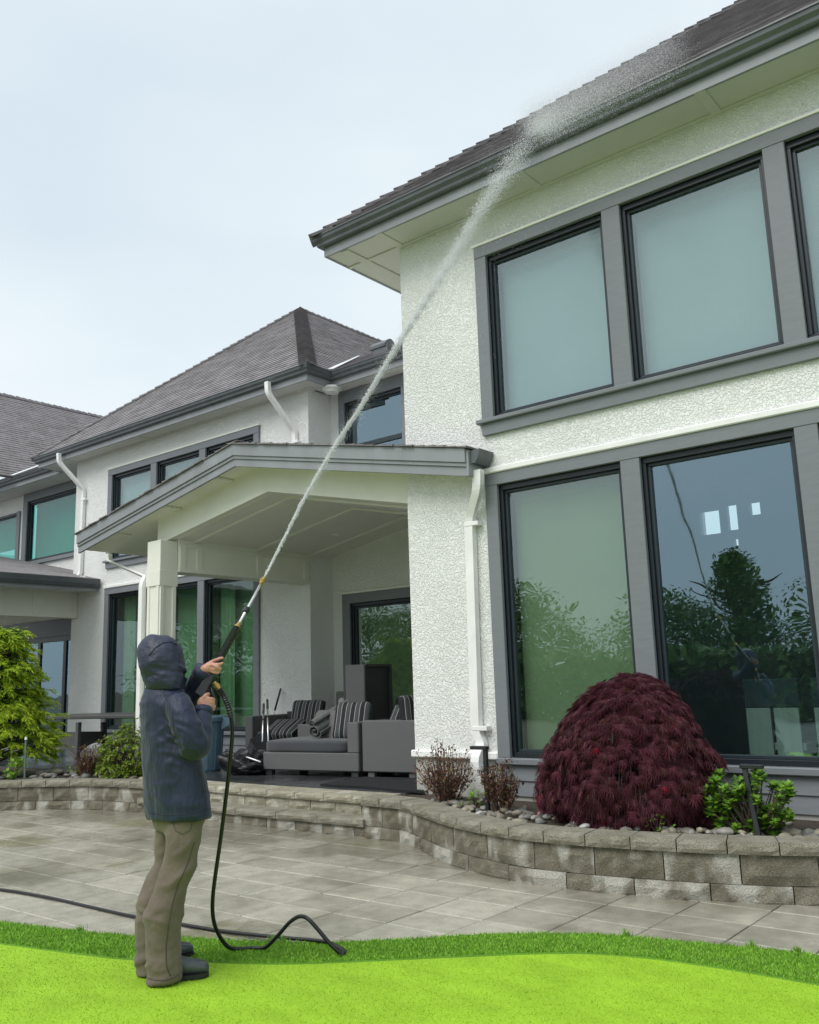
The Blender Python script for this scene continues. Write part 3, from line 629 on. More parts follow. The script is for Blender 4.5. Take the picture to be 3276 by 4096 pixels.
# ---------------------------------------------------------------- turf
out_pts = [(-14, 1.6), (-9, 2.55), (-7.2, 2.93), (-6.18, 3.17), (-5.76, 3.27), (-5.39, 3.37), (-5.08, 3.47), (-4.81, 3.61), (-4.4, 3.78), (-4.0, 4.0), (-3.62, 4.33), (-3.31, 4.64), (-2.9, 4.92), (-2.6, 5.05), (-2.35, 5.11), (-2.12, 5.17), (-1.83, 5.23), (-1.5, 5.28), (-.5, 5.3), (2, 5.2)]
in_pts = [(-14, 1.15), (-9, 2.15), (-7, 2.55), (-5.63, 2.9), (-5.17, 3.01), (-4.7, 3.14), (-4.39, 3.3), (-3.93, 3.54), (-3.61, 3.79), (-3.23, 4.13), (-2.7, 4.57), (-2.34, 4.71), (-1.96, 4.76), (-1.61, 4.77), (-1.3, 4.76), (-.5, 4.7), (2, 4.5)]
po, pi_ = Path(out_pts, .04), Path(in_pts, .04)
def turfmat(name, c1, c2, s, bmp):
    m = bpy.data.materials.new(name); m.use_nodes = True; nt = m.node_tree; L = nt.links.new; b = nt.nodes['Principled BSDF']; b.inputs['Roughness'].default_value = .7; b.inputs['Specular IOR Level'].default_value = .2
    g = N(nt, 'NewGeometry'); mp = N(nt, 'Mapping'); mp.inputs['Scale'].default_value = (1, 2.2, 1); mp.inputs['Rotation'].default_value = (0, 0, .65); L(g.outputs['Position'], mp.inputs[0])
    n = N(nt, 'TexNoise'); n.inputs['Scale'].default_value = s; n.inputs['Detail'].default_value = 3; n.inputs['Roughness'].default_value = .7; L(mp.outputs[0], n.inputs['Vector'])
    r = N(nt, 'MapRange'); r.inputs[1].default_value = .3; r.inputs[2].default_value = .7; L(n.outputs[0], r.inputs[0])
    n2 = N(nt, 'TexNoise'); n2.inputs['Scale'].default_value = 2.5; n2.inputs['Detail'].default_value = 5; L(mp.outputs[0], n2.inputs['Vector']); r2 = N(nt, 'MapRange'); r2.inputs[1].default_value = .3; r2.inputs[2].default_value = .7; r2.inputs[3].default_value = .86; r2.inputs[4].default_value = 1.12; L(n2.outputs[0], r2.inputs[0])
    mx = N(nt, 'Mix', data_type='RGBA'); mx.inputs[6].default_value = (*c1, 1); mx.inputs[7].default_value = (*c2, 1); L(r.outputs[0], mx.inputs[0])
    sc = N(nt, 'VectorMath', operation='SCALE'); L(mx.outputs[2], sc.inputs[0]); L(r2.outputs[0], sc.inputs['Scale']); L(sc.outputs[0], b.inputs['Base Color'])
    bp = N(nt, 'Bump'); bp.inputs['Strength'].default_value = bmp; bp.inputs['Distance'].default_value = .008; L(n.outputs[0], bp.inputs['Height']); L(bp.outputs[0], b.inputs['Normal'])
    return m
GREEN = turfmat('putting_turf', (.26, .46, .02), (.38, .61, .045), 170, .5)
FRNG = turfmat('fringe_turf', (.08, .19, .02), (.16, .35, .03), 120, .8)
m = MB(); pts = [tuple(p) for p in pi_.p]
m.add([(x, y, .022) for x, y in pts]+[(3, 1.0, .022), (1.5, -1.2, .022), (-4, -2.0, .022), (-10, -1.6, .022), (-15, .2, .022)], [tuple(range(len(pts)+3))[::-1]])
green = m.build('putting_green', GREEN, kind='structure', fix=False)
n = 260; m = MB(); vs = []; fs = []
for i in range(n+1):
    d0 = po.L*i/n; d1 = pi_.L*i/n; a = po(d0); b = pi_(d1)
    vs += [(a.x, a.y, .0), (a.x, a.y, .018), (b.x, b.y, .028), (b.x+.012, b.y-.02, .012)]
for i in range(n):
    for k in range(3): fs.append((i*4+k, i*4+k+1, i*4+4+k+1, i*4+4+k))
fringe = m.add(vs, fs).build('grass_fringe', FRNG, kind='structure')
# grass blades: the long pile of the fringe, the shaved pile of the green
BL = []
for i, c in enumerate(((.11, .27, .02), (.19, .42, .03), (.27, .53, .05), (.24, .42, .05))): BL.append(M('blade_%d' % i, c, .55, .15, 8, spec=.3))
def blades(name, count, sampler, hmin, hmax, wd, mats, lean):
    V = []; Fc = []; MI = []
    for k in range(count):
        x, y, z, hs = sampler(); a = rnd.uniform(0, 6.28); h = rnd.uniform(hmin, hmax)*hs; l = rnd.uniform(0, lean)*h; b = rnd.uniform(0, 6.28)
        dx, dy = math.cos(a)*wd/2, math.sin(a)*wd/2; lx, ly = math.cos(b)*l, math.sin(b)*l; n = len(V)
        V += [(x-dx, y-dy, z), (x+dx, y+dy, z), (x+lx*.4+dx*.7, y+ly*.4+dy*.7, z+h*.6), (x+lx*.4-dx*.7, y+ly*.4-dy*.7, z+h*.6), (x+lx, y+ly, z+h)]
        Fc += [(n, n+1, n+2, n+3), (n+3, n+2, n+4)]; mi = rnd.randrange(len(mats)); MI += [mi, mi]
    me = bpy.data.meshes.new(name); me.from_pydata(V, [], Fc)
    for q in mats: me.materials.append(q)
    me.polygons.foreach_set('material_index', MI); me.update(); o = bpy.data.objects.new(name, me); col.objects.link(o); return o
def fr_s():
    while True:
        t = rnd.uniform(.30, .93); e = rnd.random(); a = po(po.L*t); b = pi_(pi_.L*t); p = a.lerp(b, e)
        if -7.6 < p.x < -1.2: return p.x, p.y, .012+.012*e, (1.25 if e < .04 else 1)
tag(blades('grass', 72000, fr_s, .010, .023, .005, BL, .9), 'longer green artificial grass along the patio edge', 'grass', kind='stuff')
GB = [M('green_blade_%d' % i, c, .6, .1, 8, spec=.2) for i, c in enumerate(((.31, .53, .03), (.40, .63, .055), (.26, .46, .02)))]
XE = []; _j = 0
for k_ in range(800):
    x_ = -14+k_*.02
    while _j < len(pi_.p)-2 and pi_.p[_j+1].x < x_: _j += 1
    XE.append(pi_.p[_j].y)
def gr_s():
    while True:
        z = rnd.uniform(3.1, 6.6); u_ = rnd.uniform(-.47, .47)
        d = FWD*1; dirv = Vector((FWD.x, FWD.y)).normalized(); r_ = Vector((RGT.x, RGT.y)).normalized(); p = dirv*z+r_*(u_*z)
        k_ = min(len(XE)-1, max(0, int((p.x+14)/.02)))
        if p.y < XE[k_]-.004: return p.x, p.y, .02, 1
tag(blades('putting_grass', 70000, gr_s, .004, .009, .005, GB, 1.3), 'short bright lime artificial putting grass in the foreground', 'grass', kind='stuff')
# little weed tufts in the joint along the turf edge
for k, t in enumerate((.52, .555, .60, .604, .725, .766, .78, .795, .42)):
    c = po(po.L*t); 
    def tf(): 
        r = rnd.gauss(0, .018); a = rnd.uniform(0, 6.28); return c.x+math.cos(a)*r, c.y+math.sin(a)*r+.01, .0, 1
    tuft = blades('weed_tuft', 60, tf, .03, .065, .005, [BL[0], BL[3]], .8)
    tag(tuft, 'small weed tuft where patio meets turf, '+('second', 'third', 'fourth', 'fifth', 'sixth', 'seventh', 'eighth', 'rightmost', 'leftmost')[k]+' of the row from the left', 'weed', 'weed tufts along the turf edge')
# ---------------------------------------------------------------- stone
def stone_mat(name, c, c2, cpale, pale=.6):
    m = bpy.data.materials.new(name); m.use_nodes = True; nt = m.node_tree; L = nt.links.new; b = nt.nodes['Principled BSDF']; b.inputs['Roughness'].default_value = .75; b.inputs['Specular IOR Level'].default_value = .3
    g = N(nt, 'NewGeometry'); oi = N(nt, 'ObjectInfo')
    def noi(s, d, lo, hi, r=.6, seed=True):
        n = N(nt, 'TexNoise', noise_dimensions='4D' if seed else '3D'); n.inputs['Scale'].default_value = s; n.inputs['Detail'].default_value = d; n.inputs['Roughness'].default_value = r; mpv = N(nt, 'Mapping'); mpv.inputs['Scale'].default_value = (1, 1, .5 if s < 3 else 1); L(g.outputs['Position'], mpv.inputs[0]); L(mpv.outputs[0], n.inputs['Vector'])
        if seed:
            k = N(nt, 'Math', operation='MULTIPLY'); k.inputs[1].default_value = 1.2; L(oi.outputs['Random'], k.inputs[0]); L(k.outputs[0], n.inputs['W'])
        q = N(nt, 'MapRange', interpolation_type='SMOOTHSTEP'); q.inputs[1].default_value = lo; q.inputs[2].default_value = hi; L(n.outputs[0], q.inputs[0]); return q.outputs[0]
    mx = N(nt, 'Mix', data_type='RGBA'); mx.inputs[6].default_value = (*c, 1); mx.inputs[7].default_value = (*c2, 1); L(noi(6, 5, .35, .65), mx.inputs[0])
    m2 = N(nt, 'Mix', data_type='RGBA'); m2.inputs[7].default_value = (*cpale, 1); L(mx.outputs[2], m2.inputs[6]); pa = noi(2.6, 3, pale-.05, pale+.05, .6); L(pa, m2.inputs[0])
    sp = N(nt, 'MapRange'); sp.inputs[3].default_value = .6; sp.inputs[4].default_value = 1.45; L(noi(170, 3, .3, .7, seed=False), sp.inputs[0])
    sc = N(nt, 'VectorMath', operation='SCALE'); L(m2.outputs[2], sc.inputs[0]); L(sp.outputs[0], sc.inputs['Scale']); L(sc.outputs[0], b.inputs['Base Color'])
    bp = N(nt, 'Bump'); bp.inputs['Strength'].default_value = .8; bp.inputs['Distance'].default_value = .008; L(noi(70, 5, .2, .8, .7, False), bp.inputs['Height']); L(bp.outputs[0], b.inputs['Normal'])
    return m
BLOCK = stone_mat('split_block', (.225, .205, .155), (.15, .135, .095), (.43, .415, .36), .55)
CAPST = stone_mat('cap_stone', (.31, .29, .235), (.225, .21, .155), (.38, .36, .30), .68)
STEPST = stone_mat('step_stone', (.45, .42, .335), (.31, .285, .21), (.56, .53, .44), .56)
def block(path, s0, s1, z0, z1, f_off, b_off, mat, parent, name='block', rough=.012, nx=6, nz=3, ledge=.0):
    """one split-faced block between arc lengths s0,s1; rough front face"""
    m = MB(); g = .004; s0 += g; s1 -= g
    rows = []
    for j in range(nz+1):
        z = z0+(z1-z0)*j/nz; row = []
        for i in range(nx+1):
            s = s0+(s1-s0)*i/nx; e = (i in (0, nx))*.5+(j in (0, nz))*.5
            d = rough*(noise.noise(Vector((s*9, z*11, s0)))+rnd.uniform(-.6, .6))*(.35 if e else 1)+(-.006 if e else .006)
            p = path(s, f_off+d-(ledge if j == nz else 0)); row.append((p.x, p.y, z+(-.004 if j == nz and rnd.random() < .3 else 0)))
        rows.append(row)
    n = nx+1; vs = [q for r in rows for q in r]; fs = [(j*n+i, j*n+i+1, (j+1)*n+i+1, (j+1)*n+i) for j in range(nz) for i in range(nx)]
    bb = [path(s0, b_off), path(s1, b_off)]; k = len(vs); vs += [(bb[0].x, bb[0].y, z0), (bb[1].x, bb[1].y, z0), (bb[0].x, bb[0].y, z1), (bb[1].x, bb[1].y, z1)]
    top = [nz*n+i for i in range(n)]; bot = list(range(n))
    fs += [tuple(top)+(k+3, k+2), tuple(reversed(bot))+(k, k+1), tuple(j*n for j in range(nz, -1, -1))+(k, k+2), tuple(j*n+nx for j in range(nz+1))+(k+3, k+1), (k, k+2, k+3, k+1)]
    return m.add(vs, fs).build(name, mat, parent)
def retaining(root, path, s_cap=.325, s_blk=.5, start=0, end=None, z=(.0, .112, .305, .392), name_cap='cap_stone', ledge=.0):
    end = end or path.L
    for (z0, z1, w_, off, mat, nm, ph, back) in ((z[0]-.03, z[1], s_blk, 0, BLOCK, 'block', 0, -.2), (z[1]+.004, z[2], s_blk, -.022, BLOCK, 'block', .5, -.2), (z[2]+.004, z[3], s_cap, .012, CAPST, 'cap_stone', .2, -.24)):
        s = start-ph*w_
        while s < end:
            a, b = max(s, start), min(end, s+w_*rnd.uniform(.97, 1.03)); 
            if b-a > .05: block(path, a, b, z0, z1, off, back, mat, root, nm, rough=.014 if nm == 'block' else .008)
            s = b if b > a else s+w_
wr = empty('retaining_wall', (-3.5, 6.2, 0), 'curved wall of stained split-face blocks with cap stones holding the maple bed', 'wall')
pr_ = Path([(-6.3, 6.86), (-6.0, 6.84), (-5.72, 6.8), (-5.39, 6.61), (-5.04, 6.40), (-4.72, 6.22), (-4.33, 6.07), (-3.91, 5.97), (-3.47, 5.96), (-3.04, 6.02), (-2.59, 6.11), (-2.16, 6.25), (-1.8, 6.42), (-1.2, 6.72), (-.4, 7.2)])
retaining(wr, pr_)
wl = empty('retaining_wall', (-11.5, 6.4, 0), 'low block wall with cap stones edging the conifer bed left of the steps', 'wall')
pl_ = Path([(-14.2, 4.0), (-13.2, 5.0), (-12.4, 5.72), (-11.97, 6.07), (-11.47, 6.42), (-11.04, 6.65), (-10.64, 6.79), (-10.2, 6.84), (-9.95, 6.86)])
retaining(wl, pl_, s_cap=.34, z=(.0, .11, .29, .375))
st = empty('stone_steps', (-8, 7, 0), 'two wide steps of split stone blocks leading up to the porch', 'steps')
for (yf, z0, z1, mat, w_, nm, ov) in ((6.87, -.03, .105, BLOCK, .42, 'block', 0), (6.83, .107, .18, CAPST, .62, 'tread_stone', .0), (7.1, .18, .285, STEPST, .36, 'block', 0), (7.06, .288, .36, STEPST, .42, 'tread_stone', 0)):
    pth = Path([(-10.05, yf+.0), (-8.8, yf-.035), (-7.5, yf-.02), (-6.22, yf)]); s = -.2*w_ if nm == 'block' else 0
    while s < pth.L:
        a, b = max(0, s), min(pth.L, s+w_*rnd.uniform(.94, 1.06))
        if b-a > .05: block(pth, a, b, z0, z1, 0, -.36, mat, st, nm, rough=.012 if nm == 'block' else .007)
        s = b
# porch floor of dark wet tiles
deck = MB().box(-17, -6.2, 7.42, 11.3, .2, .351).build('porch_floor', JOINT, kind='structure')
tm = MB().box(.004, .596, .004, .596, 0, .012); tme = tm.mesh('floor_tile'); tme.materials.append(SLATE)
for i in range(18):
    for j in range(7):
        x = -17+i*.6; y = 7.43+j*.6-(.0 if j else 0)
        if x+.6 > -6.2 or y+.6 > 11.7: continue
        o = bpy.data.objects.new('floor_tile', tme); col.objects.link(o); o.parent = deck; o.matrix_basis = Matrix.Translation((x, y, .349+rnd.uniform(-.0008, .0008)))
# planting beds
SOIL = M('bed_soil', (.055, .042, .03), .95, .35, 12, bump=.8, bs=40, bd=.02)
def bed(name, poly, z):
    m = MB(); m.prism([(x, y, z-.3) for x, y in poly], (0, 0, .3)); return m.build(name, SOIL, kind='structure')
right_front = [tuple(pr_(pr_.L*k/60, -.2)) for k in range(4, 61)]
bedR = bed('planting_bed', right_front+[(-.2, 7.62), (-6.19, 7.62), (-6.18, 7.05)], .345)
left_front = [tuple(pl_(pl_.L*k/40, -.2)) for k in range(41)]
bedL = bed('planting_bed', left_front+[(-10.0, 7.42), (-11.6, 7.9), (-16.5, 7.9), (-16.5, 4)], .335)
COB = [M('cobble_%d' % i, c, .55, .25, 25, orand=.25, bump=.2, bs=60) for i, c in enumerate(((.24, .23, .2), (.14, .14, .13), (.30, .27, .2), (.19, .17, .14), (.42, .41, .38)))]
cob_me = []
for k in range(10):
    bm = bmesh.new(); bmesh.ops.create_icosphere(bm, subdivisions=2, radius=1)
    for v in bm.verts: v.co = v.co*(1+.28*noise.noise(v.co*1.1+Vector((k*7, 0, 0))))
    me_ = bpy.data.meshes.new('stone'); bm.to_mesh(me_); bm.free(); me_.materials.append(COB[k % 5] if k < 9 else COB[0]); me_.polygons.foreach_set('use_smooth', [True]*len(me_.polygons)); cob_me.append(me_)
def cobble(p, r, parent):
    o = bpy.data.objects.new('stone', rnd.choice(cob_me[:4]+cob_me[5:9]+cob_me[:4]) if rnd.random() > .07 else cob_me[4]); col.objects.link(o); o.parent = parent
    o.matrix_basis = Matrix.Translation(p) @ Matrix.Rotation(rnd.uniform(0, 6.28), 4, 'Z') @ Matrix.Rotation(rnd.uniform(-.3, .3), 4, 'X') @ Matrix.Diagonal((r*rnd.uniform(.9, 1.5), r*rnd.uniform(.75, 1.1), r*rnd.uniform(.5, .75), 1))
for k in range(230):
    s = rnd.uniform(.55, pr_.L-1); q = pr_(s, -.24-abs(rnd.gauss(0, .28))-rnd.random()*.12)
    if q.y > 7.52 or (q.x < -5.9): continue
    cobble((q.x, q.y, .352+rnd.uniform(-.01, .025)), rnd.uniform(.02, .05), bedR)
for k in range(190):
    s = rnd.uniform(1.6, pl_.L-.1); q = pl_(s, -.24-rnd.random()**1.3*1.2)
    if q.y > 7.8: continue
    cobble((q.x, q.y, .355+rnd.uniform(-.01, .04)), rnd.uniform(.03, .075), bedL)
# ================================================================ PLANTS
def rot_to(d, roll=0):
    """matrix whose Y axis is d (leaf length) and Z is as close to up as possible"""
    d = Vector(d).normalized(); q = d.to_track_quat('Y', 'Z').to_matrix()
    return q @ Matrix.Rotation(roll, 3, 'Y')
class Leaves:
    def __init__(s): s.V = []; s.F = []; s.MI = []
    def put(s, shape, p, R, sc, mi=0):
        n = len(s.V); vs, fs = shape
        s.V += [tuple(Vector(p)+R @ (Vector(v)*sc)) for v in vs]; s.F += [tuple(i+n for i in f) for f in fs]; s.MI += [mi]*len(fs)
    def build(s, name, mats, parent=None, **kw):
        me = bpy.data.meshes.new(name); me.from_pydata(s.V, [], s.F)
        for m in mats: me.materials.append(m)
        me.polygons.foreach_set('material_index', s.MI); me.update(); o = bpy.data.objects.new(name, me); link(o, parent); return tag(o, **kw)
def leafmat(name, c, rough=.5, trans=.25):
    m = M(name, c, rough, .22, 14, spec=.35); nt = m.node_tree; b = nt.nodes['Principled BSDF']
    b.inputs['Subsurface Weight'].default_value = 0
    t = N(nt, 'BsdfTranslucent'); mx = N(nt, 'MixShader'); mx.inputs[0].default_value = trans
    nt.links.new(b.inputs['Base Color'].links[0].from_socket, t.inputs[0]); nt.links.new(b.outputs[0], mx.inputs[1]); nt.links.new(t.outputs[0], mx.inputs[2]); nt.links.new(mx.outputs[0], nt.nodes['Material Output'].inputs[0])
    return m
# laceleaf: seven narrow feathered lobes hanging from one stalk
def lace():
    V = []; F = []
    for k, a in enumerate((-75, -48, -24, 0, 24, 48, 75)):
        L_ = (.62, .82, .95, 1.0, .95, .82, .62)[k]; c, s = math.cos(rad(a)), math.sin(rad(a)); n = len(V); w_ = .042
        def q(l, t, z): return (s*l+c*t, c*l-s*t, z)
        V += [q(0, 0, 0), q(L_*.35, w_, -.03*L_), q(L_*.7, w_*.8, -.10*L_), q(L_, 0, -.22*L_), q(L_*.7, -w_*.8, -.10*L_), q(L_*.35, -w_, -.03*L_)]
        F += [(n, n+1, n+2, n+3), (n, n+3, n+4, n+5)]
    return V, F
LACE = lace()
OVAL = ([(0, 0, 0), (.22, .3, .03), (.26, .6, .02), (0, 1, -.06), (-.26, .6, .02), (-.22, .3, .03), (0, .5, -.03)], [(0, 1, 6), (1, 2, 6), (2, 3, 6), (3, 4, 6), (4, 5, 6), (5, 0, 6)])
SLIM = ([(0, 0, 0), (.1, .4, .0), (0, 1, -.05), (-.1, .4, 0)], [(0, 1, 2, 3)])
QUADL = ([(-.3, 0, 0), (.3, 0, .05), (.38, .9, -.05), (-.32, 1, 0)], [(0, 1, 2, 3)])
BARK = M('bark', (.11, .085, .065), .9, .3, 30, bump=.5, bs=60)
def limb(m, a, b, r0, r1, sag=0, n=6):
    a = Vector(a); b = Vector(b); pts = []
    for k in range(n+1):
        t = k/n; p = a.lerp(b, t); p.z += sag*math.sin(math.pi*t); pts.append(p+Vector((rnd.uniform(-1, 1), rnd.uniform(-1, 1), 0))*(b-a).length*.02)
    m.tube(pts, [r0+(r1-r0)*k/n for k in range(n+1)], 6)
# --- weeping maple
mc = Vector((-3.42, 6.86, .345))
mp_ = empty('maple_tree', mc, 'weeping laceleaf maple, a dome of dark red foliage in front of the big windows', 'tree')
tr = MB(); tr.tube([mc, mc+Vector((.05, .02, .35)), mc+Vector((.0, .05, .7)), mc+Vector((.12, .02, .95))], [.06, .05, .04, .03], 8)
for k in range(14):
    a = 6.28*k/14; limb(tr, mc+Vector((.05, .03, .6+.025*k)), mc+Vector((math.cos(a)*.6, math.sin(a)*.48, .55+.1*math.sin(k*2.4))), .022, .008, .25)
tr.build('trunk', M('maple_bark', (.04, .028, .025), .9), mp_, smooth=True)
prof = [(0, .58), (.05, .66), (.14, .735), (.28, .765), (.42, .745), (.58, .68), (.74, .6), (.9, .49), (1.0, .39), (1.07, .27), (1.11, .17), (1.15, .05)]
def prad(z):
    for (a, ra), (b, rb) in zip(prof, prof[1:]):
        if a <= z <= b: return ra+(rb-ra)*(z-a)/(b-a)
    return .05
lv = Leaves()
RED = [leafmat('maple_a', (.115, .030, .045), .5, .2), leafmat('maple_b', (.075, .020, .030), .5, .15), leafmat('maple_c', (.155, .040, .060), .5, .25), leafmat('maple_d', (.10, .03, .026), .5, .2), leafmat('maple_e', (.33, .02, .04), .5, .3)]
for k in range(11500):
    z = rnd.random()**.9*1.15; a = rnd.uniform(0, 6.28)
    if math.sin(a) > .75 and rnd.random() < .7: continue
    lump = 1+.15*noise.noise(Vector((math.cos(a)*2.2, math.sin(a)*2.2, z*4.5)))+.075*math.sin(z*24+3*noise.noise(Vector((math.cos(a)*3, math.sin(a)*3, z*3)))*4)
    dep = rnd.random()**2*.22; r = prad(z)*.875*lump*(1-dep)
    cx = .1*(z/1.15)**2+.04*noise.noise(Vector((a*2, z*3, 4)))
    p = mc+Vector((math.cos(a)*r+cx+.0, math.sin(a)*r*.80, z*.985+.01+rnd.uniform(-.02, .03)))
    gap = noise.noise(Vector((p.x*4.2, p.y*4.2, p.z*5.5+3)))
    if gap > .34 and dep < .12: continue
    out = Vector((math.cos(a), math.sin(a), 0)); zz = z/1.15
    d = out*rnd.uniform(.25, .6)*(1+.8*zz)+Vector((rnd.uniform(-.4, .4), rnd.uniform(-.4, .4), -1+.55*zz*zz*1.6))
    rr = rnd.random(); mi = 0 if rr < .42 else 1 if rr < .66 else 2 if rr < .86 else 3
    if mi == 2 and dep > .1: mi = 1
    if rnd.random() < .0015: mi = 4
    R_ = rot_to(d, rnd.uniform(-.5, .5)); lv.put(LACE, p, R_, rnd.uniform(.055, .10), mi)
for k in range(160):   # loose twigs hanging out of the outline at the left edge
    p = mc+Vector((-.70+rnd.gauss(0, .03), rnd.uniform(-.2, .1), rnd.uniform(.05, .35))); lv.put(LACE, p, rot_to((rnd.uniform(-.4, .2), rnd.uniform(-.3, .3), -1), rnd.uniform(-1, 1)), rnd.uniform(.05, .08), 2 if rnd.random() < .7 else 4)
lv.build('crown', RED, mp_)
# dark inner mass of twigs so that the dome is not hollow
tw = MB()
for k in range(220):
    a = rnd.uniform(0, 6.28); z = rnd.uniform(.1, 1.0); r = prad(z)*.82
    p = mc+Vector((math.cos(a)*r+.08*z, math.sin(a)*r*.78, z)); tw.tube([mc+Vector((.05, .02, min(1.0, z*.6+.45))), mc+Vector((math.cos(a)*r*.6, math.sin(a)*r*.5, z*1.05+.06)), p, p+Vector((math.cos(a)*.04, math.sin(a)*.04, -.12))], [.008, .005, .003, .002], 3, cap=False)
tw.build('twigs', M('maple_twig', (.03, .018, .018), .9), mp_, kind='stuff')
# --- whorled shrub (rhododendron-like)
GRN = [leafmat('fresh_a', (.17, .34, .025), .45), leafmat('fresh_b', (.11, .25, .02), .45), leafmat('fresh_c', (.27, .43, .045), .45), leafmat('fresh_d', (.07, .15, .02), .5)]
def whorl(lv, p, up, n, sc, mats):
    up = Vector(up).normalized(); a0 = rnd.uniform(0, 6.28); sx = up.orthogonal().normalized(); sy = up.cross(sx)
    for k in range(n):
        a = a0+6.28*k/n+rnd.uniform(-.25, .25); d = (sx*math.cos(a)+sy*math.sin(a))+up*rnd.uniform(.15, .8); lv.put(OVAL, p, rot_to(d, rnd.uniform(-.3, .3)), sc*rnd.uniform(.7, 1.15), rnd.choice(mats))
rb = Vector((-2.42, 6.8, .345)); rh = empty('shrub', rb, 'bright green leafy shrub with whorled leaves right of the red maple', 'shrub')
lv = Leaves(); tw = MB()
tips = [(2476+x*.464, 2900+y*.464) for x, y in ((870, 420), (800, 500), (880, 560), (960, 560), (1050, 480), (1140, 480), (1220, 415), (1060, 590), (1150, 640), (850, 680), (950, 680), (820, 740), (900, 780), (1000, 760), (1080, 830), (1180, 740), (1280, 720), (1360, 500), (1440, 510), (1400, 600), (1480, 560), (1350, 700), (1430, 760), (1250, 820), (1330, 860), (1150, 880), (1000, 880), (880, 860), (1390, 830), (1220, 900), (1060, 910), (1300, 930), (930, 930), (790, 600), (1040, 540), (990, 620), (1120, 560), (1200, 640))]
for (tx, ty) in tips:
    for q in range(6):
        p = at(tx+rnd.uniform(-22, 22), ty+rnd.uniform(-14, 14)+q*4, 'y', 6.72+rnd.uniform(-.16, .2)+(.12 if q else 0)); p.z = max(p.z, .37)
        limb(tw, rb+Vector((rnd.uniform(-.06, .06), rnd.uniform(-.05, .05), .0)), p, .007, .003, -.03, 4)
        whorl(lv, p, (rnd.uniform(-.4, .4), rnd.uniform(-.6, 0), 1), rnd.randint(8, 11), rnd.uniform(.042, .06), [0, 0, 1, 2] if q == 0 else [1, 3, 0]); whorl(lv, p+Vector((0, 0, -.03)), (rnd.uniform(-.4, .4), rnd.uniform(-.6, 0), .8), 7, .052, [1, 1, 0, 3])
lv.build('foliage', GRN, rh); tw.build('stems', BARK, rh)
# --- dried hydrangea-like shrubs
DRY = [leafmat('dry_a', (.17, .075, .05), .8), leafmat('dry_b', (.10, .045, .035), .8), leafmat('dry_c', (.26, .16, .08), .8), leafmat('dry_g', (.20, .30, .04), .5)]
STEM = M('dry_stem', (.12, .075, .055), .85, .3, 20)
def dry_shrub(base, w_, h, n, label, green=.03):
    base = Vector(base); r = empty('shrub', base, label, 'shrub'); lv = Leaves(); tw = MB()
    for k in range(n):
        a = rnd.uniform(0, 6.28); q = rnd.random()**.6; tip = base+Vector((math.cos(a)*w_*q, math.sin(a)*w_*q*.7, h*rnd.uniform(.45, 1)*(1-.25*q*q)))
        b0 = base+Vector((math.cos(a)*.08*rnd.random(), math.sin(a)*.06, 0)); mid = b0.lerp(tip, .5)+Vector((rnd.uniform(-.04, .04), 0, .02)); tw.tube([b0, mid, tip], [.0045, .0035, .002], 4, cap=False)
        for e in range(16):
            t = rnd.uniform(.35, 1); p = b0.lerp(tip, t)+Vector((rnd.gauss(0, .022), rnd.gauss(0, .022), rnd.gauss(0, .02)))
            mi = 3 if rnd.random() < green else rnd.choice((0, 0, 1, 1, 2)); lv.put(OVAL, p, rot_to((rnd.gauss(0, 1), rnd.gauss(0, 1), rnd.gauss(-.1, .7))), rnd.uniform(.024, .046), mi)
        if rnd.random() < .3:
            for e in range(16): lv.put(OVAL, tip+Vector((rnd.gauss(0, .016), rnd.gauss(0, .016), rnd.gauss(0, .014))), rot_to((rnd.gauss(0, 1), rnd.gauss(0, 1), rnd.gauss(0, 1))), .02, rnd.choice((0, 1, 2)))
    lv.build('foliage', DRY, r); tw.build('stems', STEM, r)
dry_shrub((-5.42, 7.12, .345), .36, .60, 85, 'taller dry brown shrub left of the downspout, in front of the stucco corner')
dry_shrub((-4.64, 6.86, .345), .25, .48, 60, 'dry reddish shrub between the downspout and the red maple', .05)
dry_shrub((-11.32, 6.92, .335), .24, .50, 60, 'thin pinkish brown shrub at the left edge of the rounded green bush')
# small green weeds at their feet
def herb(base, label, n=26, sc=.05, h=.14, mats=GRN):
    base = Vector(base); r = empty('plant', base, label, 'plant'); lv = Leaves(); tw = MB()
    for k in range(n):
        p = base+Vector((rnd.gauss(0, .06), rnd.gauss(0, .05), rnd.uniform(.02, h))); tw.tube([base, base.lerp(p, .5)+Vector((0, 0, .02)), p], .0022, 3, cap=False); whorl(lv, p, (rnd.uniform(-.5, .5), -.4, 1), 4, sc*.7, [0, 1, 2])
    lv.build('leaves', mats, r); tw.build('stems', STEM, r)
herb((-5.0, 6.98, .345), 'small green weed at the foot of the downspout', 22)
herb((-2.98, 6.42, .345), 'small straggly green weed under the right edge of the maple', 16, .04)
